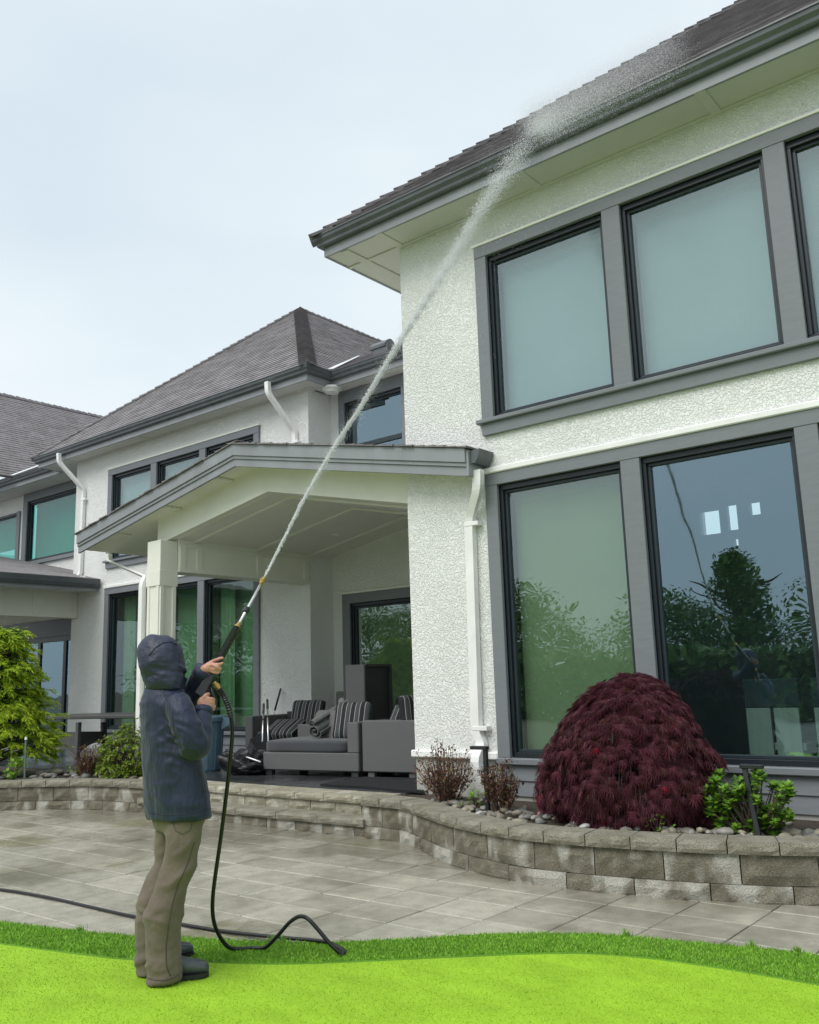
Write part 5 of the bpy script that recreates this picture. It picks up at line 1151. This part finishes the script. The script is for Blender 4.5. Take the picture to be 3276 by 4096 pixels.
# hood
hd_ = MB(); hc = pp(292, 528, .0)
ball(hd_, hc, .13, (lt*.128, fw*.122, Vector((0, 0, .139)))); ball(hd_, pp(318, 575, .0), .1, (lt*.12, fw*.105, Vector((0, 0, .085)))); ball(hd_, pp(260, 500, .0), .1, (lt*.11, fw*.085, Vector((0, 0, .11))))
rr = [(pp(x, y, 0), lt*a, fw*b) for x, y, a, b in ((318, 668, .125, .098), (316, 645, .132, .106), (312, 620, .135, .108), (308, 590, .12, .1))]; ring_tube(hd_, rr, 24)
def hfold(p):
    q = p-hc; f = q.dot(fw); low = max(0, min(1, (.02-q.z)*12))
    return .006*noise.noise(q*9)+.009*low*ridge(Vector((q.z*26+f*10, q.dot(lt)*7, f*5)))-.004*low+.004*ridge(Vector((q.z*9-f*14, q.dot(lt)*5, f*6)))
hood = fuse(hd_, 'hood', NAVYH, jacket, .009, 4, hfold)
# trousers
tr_ = MB()
limb_t(tr_, [(402, 1225, -.07, .108), (402, 1340, -.085, .093), (388, 1490, -.09, .081), (352, 1600, -.09, .081), (316, 1690, -.09, .090), (307, 1730, -.09, .095), (303, 1800, -.09, .092), (303, 1900, -.09, .089), (305, 2000, -.09, .088), (308, 2064, -.09, .093)])
limb_t(tr_, [(352, 1225, .08, .10), (345, 1340, .085, .09), (334, 1490, .09, .083), (290, 1610, .09, .082), (252, 1710, .09, .083), (246, 1810, .09, .087), (249, 1910, .09, .085), (252, 2022, .09, .089)])
ring_tube(tr_, [(pp(375, 1150, 0), lt*.17, fw*.12), (pp(375, 1290, 0), lt*.185, fw*.125), (pp(372, 1340, 0), lt*.16, fw*.1)], 20)
zk = pp(300, 1760, -.09).z; zh = pp(305, 2060, -.09).z
def tfold(p):
    h = p.z-zk; u = p.dot(PE); w_ = p.dot(PD)
    diag = math.exp(-((h-.20)/.20)**2)*.017*max(-.2, ridge(Vector((u*9-h*8, w_*5, h*2.5+u*4)))-.3)      # folds raking from hip to knee
    knee = math.exp(-((h-.015)/.05)**2)*.015*max(-.2, ridge(Vector((u*5, w_*5, h*17+u*3)))-.2)
    cuff = math.exp(-((p.z-zh-.07)/.07)**2)*.014*max(-.3, ridge(Vector((u*6+p.z*5, w_*6, p.z*19-u*8)))-.25)
    return diag+knee+cuff+.005*noise.noise(Vector((u*7, w_*7, h*3)))
trs = fuse(tr_, 'trousers', TAUPE, person, .010, 5, tfold)
# stitched details laid on the cloth surface
def bvh(o): me = o.data; return BVHTree.FromPolygons([tuple(v.co) for v in me.vertices], [tuple(p.vertices) for p in me.polygons])
def on_cloth(tree, pts, r, name, mat, parent, off=.0):
    out = []
    for i in range(len(pts)-1):
        for k in range(6):
            t = k/6; x = pts[i][0]+(pts[i+1][0]-pts[i][0])*t; y = pts[i][1]+(pts[i+1][1]-pts[i][1])*t
            d = ray(400+x*.8346, 2200+y*.8346).normalized(); hit = tree.ray_cast(EYE, d, 20)
            if hit[0] is not None and (not out or (hit[0]-out[-1]).length < .08): out.append(hit[0]+hit[1]*off)
    if len(out) > 3: return MB().tube(out, r, 5).build(name, mat, parent, smooth=True)
bt_, bj_, bh_ = bvh(trs), bvh(jacket), bvh(hood)
SEAM = M('trouser_seam', (.07, .058, .045), .9)
on_cloth(bt_, [(452, 1400), (420, 1500), (372, 1610), (345, 1700), (328, 1800), (316, 1900), (318, 1990), (340, 2050)], .0034, 'seam', SEAM, trs)
on_cloth(bt_, [(352, 1310), (362, 1345), (395, 1362), (432, 1345), (444, 1300)], .0022, 'pocket_seam', SEAM, trs)
on_cloth(bt_, [(228, 2052), (265, 2062), (310, 2063), (350, 2050), (385, 2030)], .003, 'hem', SEAM, trs)
NSEAM = M('jacket_seam', (.012, .016, .03), .6)
on_cloth(bj_, [(228, 1258), (300, 1268), (380, 1268), (460, 1258), (525, 1240)], .0022, 'hem_seam', NSEAM, jacket)
on_cloth(bj_, [(472, 1048), (484, 1080), (494, 1120), (498, 1165)], .005, 'pocket_zip', BLK, jacket)
on_cloth(bj_, [(300, 660), (310, 700), (345, 760), (350, 830), (362, 900), (395, 960)], .0028, 'sleeve_seam', NSEAM, jacket)
on_cloth(bh_, [(236, 505), (262, 470), (300, 445), (340, 440), (372, 455)], .004, 'hood_seam', NAVYH, hood, .001)
# cuffs
for (a, b, r) in (((492, 792, -.07), (496, 762, -.05), .053), ((478, 612, .04), (500, 570, .01), .056)):
    A_, B_ = pp(*a), pp(*b); m = MB(); m.tube([A_, A_.lerp(B_, .5), B_, B_.lerp(A_, .04)], [r*.95, r, r, r*.8], 18); m.build('cuff', NAVY, jacket, smooth=True)
# body under the clothes, with both hands
bd = MB()
ring_tube(bd, [(pp(380, 1240, 0), lt*.15, fw*.09), (pp(350, 1000, 0), lt*.14, fw*.09), (pp(320, 780, 0), lt*.16, fw*.09), (pp(310, 690, 0), lt*.08, fw*.06), (pp(312, 600, 0), lt*.05, fw*.055)], 18)
ball(bd, pp(312, 530, 0), .1, (lt*.074, fw*.092, Vector((0, 0, .115)))); ball(bd, pp(312, 530, 0)+fw*.097-Vector((0, 0, .01)), .02, (lt*.013, fw*.02, Vector((0, 0, .024)))); ball(bd, pp(312, 530, 0)+fw*.07-Vector((0, 0, .075)), .03, (lt*.035, fw*.03, Vector((0, 0, .03))))
for s in (-1, 1): ball(bd, pp(312, 530, 0)+lt*s*.075, .02, (lt*.01, fw*.018, Vector((0, 0, .03))))
limb_t(bd, [(366, 725, -.12, .05), (425, 870, -.19, .045), (462, 925, -.17, .042), (488, 840, -.1, .034), (496, 772, -.055, .028), (498, 752, -.045, .029)], 10)
limb_t(bd, [(335, 725, .12, .05), (390, 745, .14, .045), (430, 715, .11, .04), (465, 645, .06, .033), (498, 578, .012, .027), (508, 570, .008, .028)], 10)
limb_t(bd, [(402, 1225, -.07, .07), (380, 1490, -.09, .058), (345, 1600, -.09, .052), (306, 1720, -.09, .055), (300, 1900, -.09, .045), (303, 2030, -.09, .038)], 10)
limb_t(bd, [(352, 1225, .08, .065), (334, 1490, .09, .052), (290, 1610, .09, .048), (255, 1720, .09, .05), (249, 1900, .09, .042), (252, 2000, .09, .036)], 10)
def finger(pts, r=.0098):
    n = len(pts); limb_t(bd, [(*p, r*(1.08-.28*i/(n-1))) for i, p in enumerate(pts)], 8)
# far (upper) hand on the corrugated sleeve
ball(bd, pp(521, 563, .0), .03, ((pp(540, 550, 0)-pp(521, 563, 0)).normalized()*.036, (pp(530, 585, 0)-pp(521, 563, 0)).normalized()*.030, PD*.022))
finger([(512, 555, .01), (532, 538, .025), (556, 527, .032), (578, 520, .03), (592, 517, .02)], .0112)
finger([(528, 552, -.012), (546, 552, -.035), (560, 562, -.046), (572, 568, -.040)])
finger([(540, 548, -.008), (562, 548, -.034), (580, 545, -.034), (590, 541, -.022)], .0095)
finger([(530, 568, -.010), (552, 572, -.036), (570, 572, -.038), (583, 566, -.024)])
finger([(528, 580, -.006), (548, 588, -.030), (564, 589, -.034), (575, 584, -.020)], .0088)
# near (lower) hand closed on the grip
ball(bd, pp(502, 736, -.035), .04, (PE*.043, PD*.024, Vector((0, 0, .044))))
for k, (y, r) in enumerate(((716, .0108), (732, .0112), (748, .0106), (762, .0094))):
    finger([(512, y-2, -.045), (530, y-3, -.046), (544, y, -.028), (543, y+3, .004), (528, y+3, .012)], r)
finger([(492, 724, -.040), (500, 704, -.046), (512, 692, -.038), (524, 690, -.022)], .0118)
body = fuse(bd, 'body', SKIN, person, .0052, 3)
# boots
def boot(heel, toe, wd, shaft_to, side):
    heel = Vector(heel); toe = Vector(toe); d = (toe-heel); L_ = d.length; d.normalize(); s = d.cross(Vector((0, 0, 1))); z0 = .022
    prof = [(.0, .030, .10), (.02, .040, .125), (.30*L_, .042, .13), (.45*L_, .043, .105), (.62*L_, .050, .082), (.80*L_, .052, .07), (.92*L_, .044, .06), (.985*L_, .028, .045), (L_, .012, .034)]
    up = MB(); rings = []; n = 16; vs = []; fs = []
    for t, hw, h in prof:
        for k in range(n):
            a = 2*math.pi*k/n; x = math.copysign(abs(math.cos(a))**.8, math.cos(a))*hw*wd; y = (math.sin(a)*.5+.5)**.9*h; vs.append(heel+d*t+s*x+Vector((0, 0, z0+.016+y)))
    for i in range(len(prof)-1):
        for k in range(n): fs.append((i*n+k, i*n+(k+1) % n, (i+1)*n+(k+1) % n, (i+1)*n+k))
    fs += [tuple(range(n-1, -1, -1)), tuple(range((len(prof)-1)*n, len(prof)*n))]; up.add(vs, fs)
    up.tube([heel+d*.075+Vector((0, 0, .1)), heel+d*.07+Vector((0, 0, .3))], [.052, .055], 14)
    b = up.build('boot', RUBB, person, smooth=True)
    so_ = MB(); out = []
    for t, hw, h in prof: out.append((t, hw*wd*1.12+.003))
    poly = [heel+d*t+s*w_ for t, w_ in out]+[heel+d*t-s*w_ for t, w_ in reversed(out)]
    so_.prism([p+Vector((0, 0, z0+.004)) for p in poly], (0, 0, .022)); so_.box(0, 0, 0, 0, 0, 0) if False else None
    so_.build('sole', SOLE, b)
    hp = [heel+d*t+s*w_ for t, w_ in out[:3]]+[heel+d*t-s*w_ for t, w_ in reversed(out[:3])]; MB().prism([p+Vector((0, 0, z0-.006)) for p in hp], (0, 0, .02)).build('heel', SOLE, b)
boot((-4.25, 2.985, 0), (-4.065, 3.225, 0), 1.0, None, 1); boot((-4.475, 3.10, 0), (-4.44, 3.40, 0), 1.0, None, -1)
# ================================================================ PRESSURE WASHER LANCE
G0, G1 = pp(508, 640, -.005), pp(788, 132, .50)
gx = (G1-G0).normalized(); gs = gx.cross(PD).normalized(); gd = gs.cross(gx)     # gs: sideways in the picture
def ga(zx, zy):      # point on the lance axis nearest to a measured picture position
    t = ((zx-508)*(788-508)+(zy-640)*(132-640))/((788-508)**2+(132-640)**2); return G0+(G1-G0)*t
BRASS = M('brass', (.55, .36, .12), .3, .1, 8, metal=.9); STEEL = M('lance_steel', (.8, .79, .77), .22, .04, 8, metal=.75)
gun = empty('pressure_washer_lance', G0, 'long pressure washer lance with black grip and brass nozzle in both hands', 'tool')
hs = MB(); a = pp(476, 700, -.02); b = pp(540, 596, .0); u1 = (b-a).normalized(); sd = u1.cross(PD).normalized()
hs.hexa([a-sd*.026-PD*.022, a+sd*.034-PD*.022, a+sd*.034+PD*.022, a-sd*.026+PD*.022], [b-sd*.014-PD*.016, b+sd*.026-PD*.016, b+sd*.026+PD*.016, b-sd*.014+PD*.016])
hs.build('housing', BLK, gun, bevel=.006)
MB().tube([pp(500, 690, -.012), pp(515, 730, -.012), pp(522, 772, -.012)], [.02, .017, .018], 10).build('grip', BLK, gun, smooth=True)
MB().tube([pp(531, 655, -.01), pp(541, 695, -.012), pp(556, 732, -.012), pp(554, 748, -.012), pp(538, 764, -.012), pp(522, 772, -.012)], [.009, .009, .008, .008, .007, .007], 8).build('trigger_guard', BLK, gun, smooth=True)
MB().tube([pp(540, 752, -.02), pp(554, 748, -.02)], .006, 8).build('trigger', STEEL, gun)
s0, s1 = ga(541, 570), ga(644, 388); pts = []; rr = []; n = 22
for k in range(n*3+1): pts.append(s0.lerp(s1, k/(n*3))); rr.append(.0235 if k % 3 == 1 else .0165)
MB().tube(pts, rr, 14).build('corrugated_sleeve', BLK, gun, smooth=False)
MB().tube([s1, s1+gx*.012, s1+gx*.014, s1+gx*.04], [.02, .02, .014, .012], 12).build('collar', BRASS, gun)
MB().tube([s1, ga(772, 162)], .0085, 10).build('lance_tube', STEEL, gun, smooth=True)
c1 = ga(690, 300); MB().tube([c1-gx*.025, c1-gx*.02, c1+gx*.015, c1+gx*.022], [.012, .019, .019, .012], 12).build('coupling', BLK, gun)
n0 = ga(770, 166); MB().tube([n0, n0+gx*.02, n0+gx*.021, n0+gx*.034, n0+gx*.036, n0+gx*.06], [.015, .015, .019, .019, .013, .011], 12).build('nozzle', BRASS, gun)
h0, h1 = pp(546, 634, -.01), pp(570, 664, -.005); MB().tube([h0, h0.lerp(h1, .35), h0.lerp(h1, .36), h0.lerp(h1, .7), h0.lerp(h1, .71), h1], [.012, .012, .017, .017, .014, .014], 12).build('hose_coupling', BRASS, gun)
# ================================================================ HOSE
HOSE = M('black_hose', (.010, .010, .011), .38, .2, 10)
def cr_(P, n=8):
    out = []
    for i in range(len(P)-1):
        a, b, c, d = P[max(i-1, 0)], P[i], P[i+1], P[min(i+2, len(P)-1)]
        for k in range(n): t = k/n; out.append(.5*((2*b)+(c-a)*t+(2*a-5*b+4*c-d)*t*t+(3*b-a-3*c+d)*t**3))
    out.append(P[-1]); return out
hp = [pp(570, 664, -.005), pp(590, 695, 0), pp(612, 745, .0), pp(628, 800, .01), pp(634, 880, .02), pp(620, 1040, .05), pp(602, 1200, .08), pp(576, 1400, .13), pp(550, 1580, .18), pp(539, 1700, .22), pp(548, 1790, .26), pp(580, 1862, .30), pp(620, 1905, .33)]
gr = lambda x, y, z=.034: Vector((x, y, z))
hp += [pp(665, 1925, .352), pp(725, 1932, .34), pp(790, 1905, .29), pp(850, 1850, .24), pp(905, 1788, .19), pp(945, 1760, .16), pp(975, 1757, .14), pp(1005, 1775, .11), pp(1050, 1825, .08), pp(1105, 1890, .05), pp(1160, 1950, .03)]
hp = [Vector((p.x, p.y, max(p.z, .034))) for p in hp]
hp += [gr(-3.70, 3.85), gr(-3.73, 3.90), gr(-3.85, 3.95), gr(-3.98, 3.97), gr(-4.33, 3.89, .028), gr(-4.70, 3.83, .02), gr(-5.06, 3.79, .02), gr(-5.48, 3.74, .02), gr(-5.98, 3.73, .02), gr(-6.54, 3.72, .02), gr(-7.15, 3.66, .02), gr(-8.2, 3.45, .02), gr(-9.5, 3.3, .02)]
hose = empty('hose', (-4.25, 3.64, .02), 'black pressure hose looping from the lance down across turf and patio', 'hose')
MB().tube(cr_(hp), .0112, 10).build('tube', HOSE, hose, smooth=True)
q = cr_(hp[:4], 14); MB().tube(q, [.0165+.003*math.sin(k*2.2) for k in range(len(q))], 10).build('strain_relief', BLK, hose, smooth=False)
# ================================================================ WATER JET
NZ = n0+gx*.06
RP0, RPn = Vector((-2.6, 7.07, ZE)), None
e1 = Vector((1, 0, 0)); e2 = Vector((0, 11.15-7.07, 10.29-ZE)).normalized(); RPn = e1.cross(e2)
def on_roof(px_, py_): d = ray(px_, py_); return EYE+d*((RP0-EYE).dot(RPn)/d.dot(RPn))
TG = on_roof(2185, 505)
poly = [(1062, 2302), (1216, 1995), (1330, 1800), (1463, 1596), (1577, 1400), (1672, 1254), (1786, 1070), (1900, 880), (2010, 705), (2100, 590), (2185, 505)]
def prj(P): d = P-EYE; z = d.dot(FWD); return 1638+FPX*d.dot(RGT)/z, 2048-FPX*d.dot(UPV)/z, z
def jet(s):
    x, y, z = prj(NZ.lerp(TG, s)); y = max(min(y, poly[0][1]), poly[-1][1])
    for (x0, y0), (x1, y1) in zip(poly, poly[1:]):
        if y <= y0 and y >= y1: x = x0+(x1-x0)*(y-y0)/(y1-y0); break
    d = ray(x, y); return EYE+d*(z/d.dot(FWD))
jc = [jet(k/60) for k in range(61)]
def jp(s): k = min(59, int(s*60)); return jc[k].lerp(jc[k+1], s*60-k)
WAT = bpy.data.materials.new('water_droplets'); WAT.use_nodes = True
wn = WAT.node_tree; b = wn.nodes['Principled BSDF']; b.inputs['Base Color'].default_value = (.97, .98, .98, 1); b.inputs['Roughness'].default_value = .3
tl = N(wn, 'BsdfTranslucent'); tl.inputs[0].default_value = (.97, .98, .98, 1); mxs = N(wn, 'MixShader'); mxs.inputs[0].default_value = .5; wn.links.new(b.outputs[0], mxs.inputs[1]); wn.links.new(tl.outputs[0], mxs.inputs[2]); wn.links.new(mxs.outputs[0], wn.nodes['Material Output'].inputs[0])
V = []; Fc = []
def drop(p, r, st=1.0, d=None):
    n = len(V); d = d or Vector((rnd.gauss(0, 1), rnd.gauss(0, 1), rnd.gauss(0, 1))).normalized(); a = d.orthogonal().normalized(); c = d.cross(a)
    for q in (d*st, -d*st, a, -a, c, -c): V.append(tuple(p+q*r))
    for f in ((0, 2, 4), (0, 4, 3), (0, 3, 5), (0, 5, 2), (1, 4, 2), (1, 3, 4), (1, 5, 3), (1, 2, 5)): Fc.append(tuple(i+n for i in f))
jd = (TG-NZ).normalized(); ja = jd.orthogonal().normalized(); jb = jd.cross(ja)
def wid(s): return .0028+.019*s**.9+(.085*max(0, s-.35)**1.4 if s > .35 else 0)
for k in range(44000):
    s = rnd.random()**.85
    if noise.noise(Vector((s*85, 3.1, 0)))+noise.noise(Vector((s*260, 0, 0)))*.8+rnd.uniform(-.15, .55) < 0: continue
    w_ = wid(s); c = jp(s); p = c+ja*rnd.gauss(0, w_)+jb*rnd.gauss(0, w_)+jd*rnd.gauss(0, .02); p.z += .02*noise.noise(Vector((s*40, 0, 0)))*s
    drop(p, rnd.uniform(.0012, .0031)*(1.0+.2*s), rnd.uniform(1, 2.6) if s < .5 else rnd.uniform(1, 1.6), (jd+Vector((rnd.gauss(0, .3), rnd.gauss(0, .3), rnd.gauss(0, .3)))).normalized())
for k in range(14000):    # halo of finer spray
    s = rnd.uniform(.12, 1); w_ = wid(s)*2.6+.008; c = jp(s); drop(c+ja*rnd.gauss(0, w_)+jb*rnd.gauss(0, w_), rnd.uniform(.0007, .0018))
for k in range(90000):   # mist bouncing along the roof
    t = rnd.random()**1.5; x = 2150+t*560+rnd.gauss(0, 40); y = 545-t*360+rnd.gauss(0, 28+38*t); p = on_roof(x, y); h = abs(rnd.gauss(0, .13))*(1-.45*t)+.02; drop(p+Vector((0, -.3, 1)).normalized()*h, rnd.uniform(.0009, .0020))
for k in range(900):     # drips off the gutter and stray drops
    p = jp(rnd.uniform(.45, 1))+Vector((rnd.gauss(0, .3), rnd.gauss(-.1, .2), -abs(rnd.gauss(0, .5)))); drop(p, rnd.uniform(.001, .003))
for k in range(70): drop(s1+gx*rnd.uniform(-.1, .1)+Vector((rnd.gauss(0, .03), rnd.gauss(0, .03), rnd.gauss(0, .03))), rnd.uniform(.0008, .0018))
for k in range(60): drop(Vector((rnd.uniform(-4.9, -3.65), YR+.066, rnd.uniform(.85, 2.0))), rnd.uniform(.0016, .0038))   # drops on the pane
core = [jp(k/90*.24) for k in range(91)]
me_ = bpy.data.meshes.new('water_jet'); me_.from_pydata(V, [], Fc); me_.materials.append(WAT); me_.polygons.foreach_set('use_smooth', [True]*len(me_.polygons)); me_.update()
wj = bpy.data.objects.new('water_jet', me_); col.objects.link(wj); tag(wj, 'white jet of water spraying from the lance up onto the right roof', 'water', kind='stuff')
cm_ = MB(); cm_.tube([p+ja*rnd.gauss(0, .0012)+jb*rnd.gauss(0, .0012) for p in core], [.0035+.0022*rnd.random()+.002*k/90 if k < 60 else max(.0008, (.006*(90-k)/30)*rnd.uniform(.5, 1.3)) for k in range(91)], 6); o = cm_.build('jet_core', WAT, wj, smooth=True); tag(o, kind='stuff')
# ================================================================ TREES BEHIND THE CAMERA (mirrored in the window panes)
TG_ = [leafmat('tree_a', (.15, .25, .06), .6, .25), leafmat('tree_b', (.10, .17, .045), .6, .2), leafmat('tree_c', (.21, .31, .08), .6, .25)]
def leaf_tree(base, h, r, label, n=13000, conic=False, sc=.14):
    base = Vector(base); t = empty('tree', base, label, 'tree', 'garden trees facing the house'); tr = MB(); tr.tube([base, base+Vector((.1, 0, h*.5)), base+Vector((0, .1, h*.95))], [.22, .15, .03], 8)
    for k in range(18): a = rnd.uniform(0, 6.28); z = rnd.uniform(.15, .8)*h; limb(tr, base+Vector((0, 0, z)), base+Vector((math.cos(a)*r*.7, math.sin(a)*r*.7, z+h*.12)), .06, .015, 0, 3)
    tr.build('trunk', BARK, t); lv = Leaves(); cl_ = []
    for k in range(110):
        z = rnd.random()**1.2; rad_ = (r*(1-z)**.8 if conic else r*math.sin(math.pi*min(1, .18+z*.8))**.7)
        a = rnd.uniform(0, 6.28); q = rnd.random()**.5; cl_.append((base+Vector((math.cos(a)*rad_*q, math.sin(a)*rad_*q, h*(.06+.92*z))), r*rnd.uniform(.22, .36)*(1-.5*z if conic else 1)))
    for k in range(n):
        c, cr2 = rnd.choice(cl_); d = Vector((rnd.gauss(0, 1), rnd.gauss(0, 1), rnd.gauss(0, 1))).normalized(); p = c+d*cr2*rnd.random()**.4
        lv.put(QUADL, p, rot_to((d.x+rnd.gauss(0, .5), d.y+rnd.gauss(0, .5), d.z-.3+rnd.gauss(0, .4)), rnd.uniform(-1, 1)), sc*rnd.uniform(.5, 1.1), rnd.choice((0, 0, 1, 1, 2)))
    lv.build('crown', TG_, t)
spots = [(-2, -17, 4.6, 2.6, 0), (-7.5, -19, 5.0, 3.0, 0), (-12, -19, 6.0, 2.6, 1), (-15.5, -20, 4.6, 2.8, 0), (-20.5, -18, 5.0, 3.0, 0), (-26, -19, 6.6, 2.6, 1), (-31, -17, 5.4, 3.2, 0), (-37, -19, 6.0, 3.4, 0), (-43, -16, 6.2, 3.4, 0), (-50, -17, 7, 4, 0), (3.5, -18, 5.6, 2.8, 1), (9, -17, 5, 3.2, 0)]
desc = ['round', 'tall round', 'pointed slender', 'broad', 'low round', 'tallest pointed', 'dense round', 'large broad', 'spreading', 'very large', 'dark pointed', 'outermost round']
for (x, y, h, r_, c), dd in zip(spots, desc): leaf_tree((x, y, -.06), h, r_, dd+' leafy tree across the lawn, mirrored in the window panes', conic=bool(c))

hg = empty('hedge', (-18, -15, -.06), 'long clipped green hedge across the lawn, mirrored in the window panes', 'hedge'); lv = Leaves()
for k in range(15000):
    x = rnd.uniform(-52, 12); z = rnd.random()**.8*(2.3+.35*noise.noise(Vector((x*.5, 0, 0)))); y = -15+rnd.choice((-.6, .6, .6))+rnd.gauss(0, .12)
    lv.put(QUADL, (x, y, z), rot_to((rnd.gauss(0, 1), rnd.gauss(.6, .6), rnd.gauss(-.3, .6)), rnd.uniform(-1, 1)), rnd.uniform(.16, .3), rnd.choice((0, 1, 1, 2)))
lv.build('foliage', TG_, hg); MB().box(-52, 12, -15.5, -14.5, -.06, 2.0).build('inner_twigs', BARK, hg)
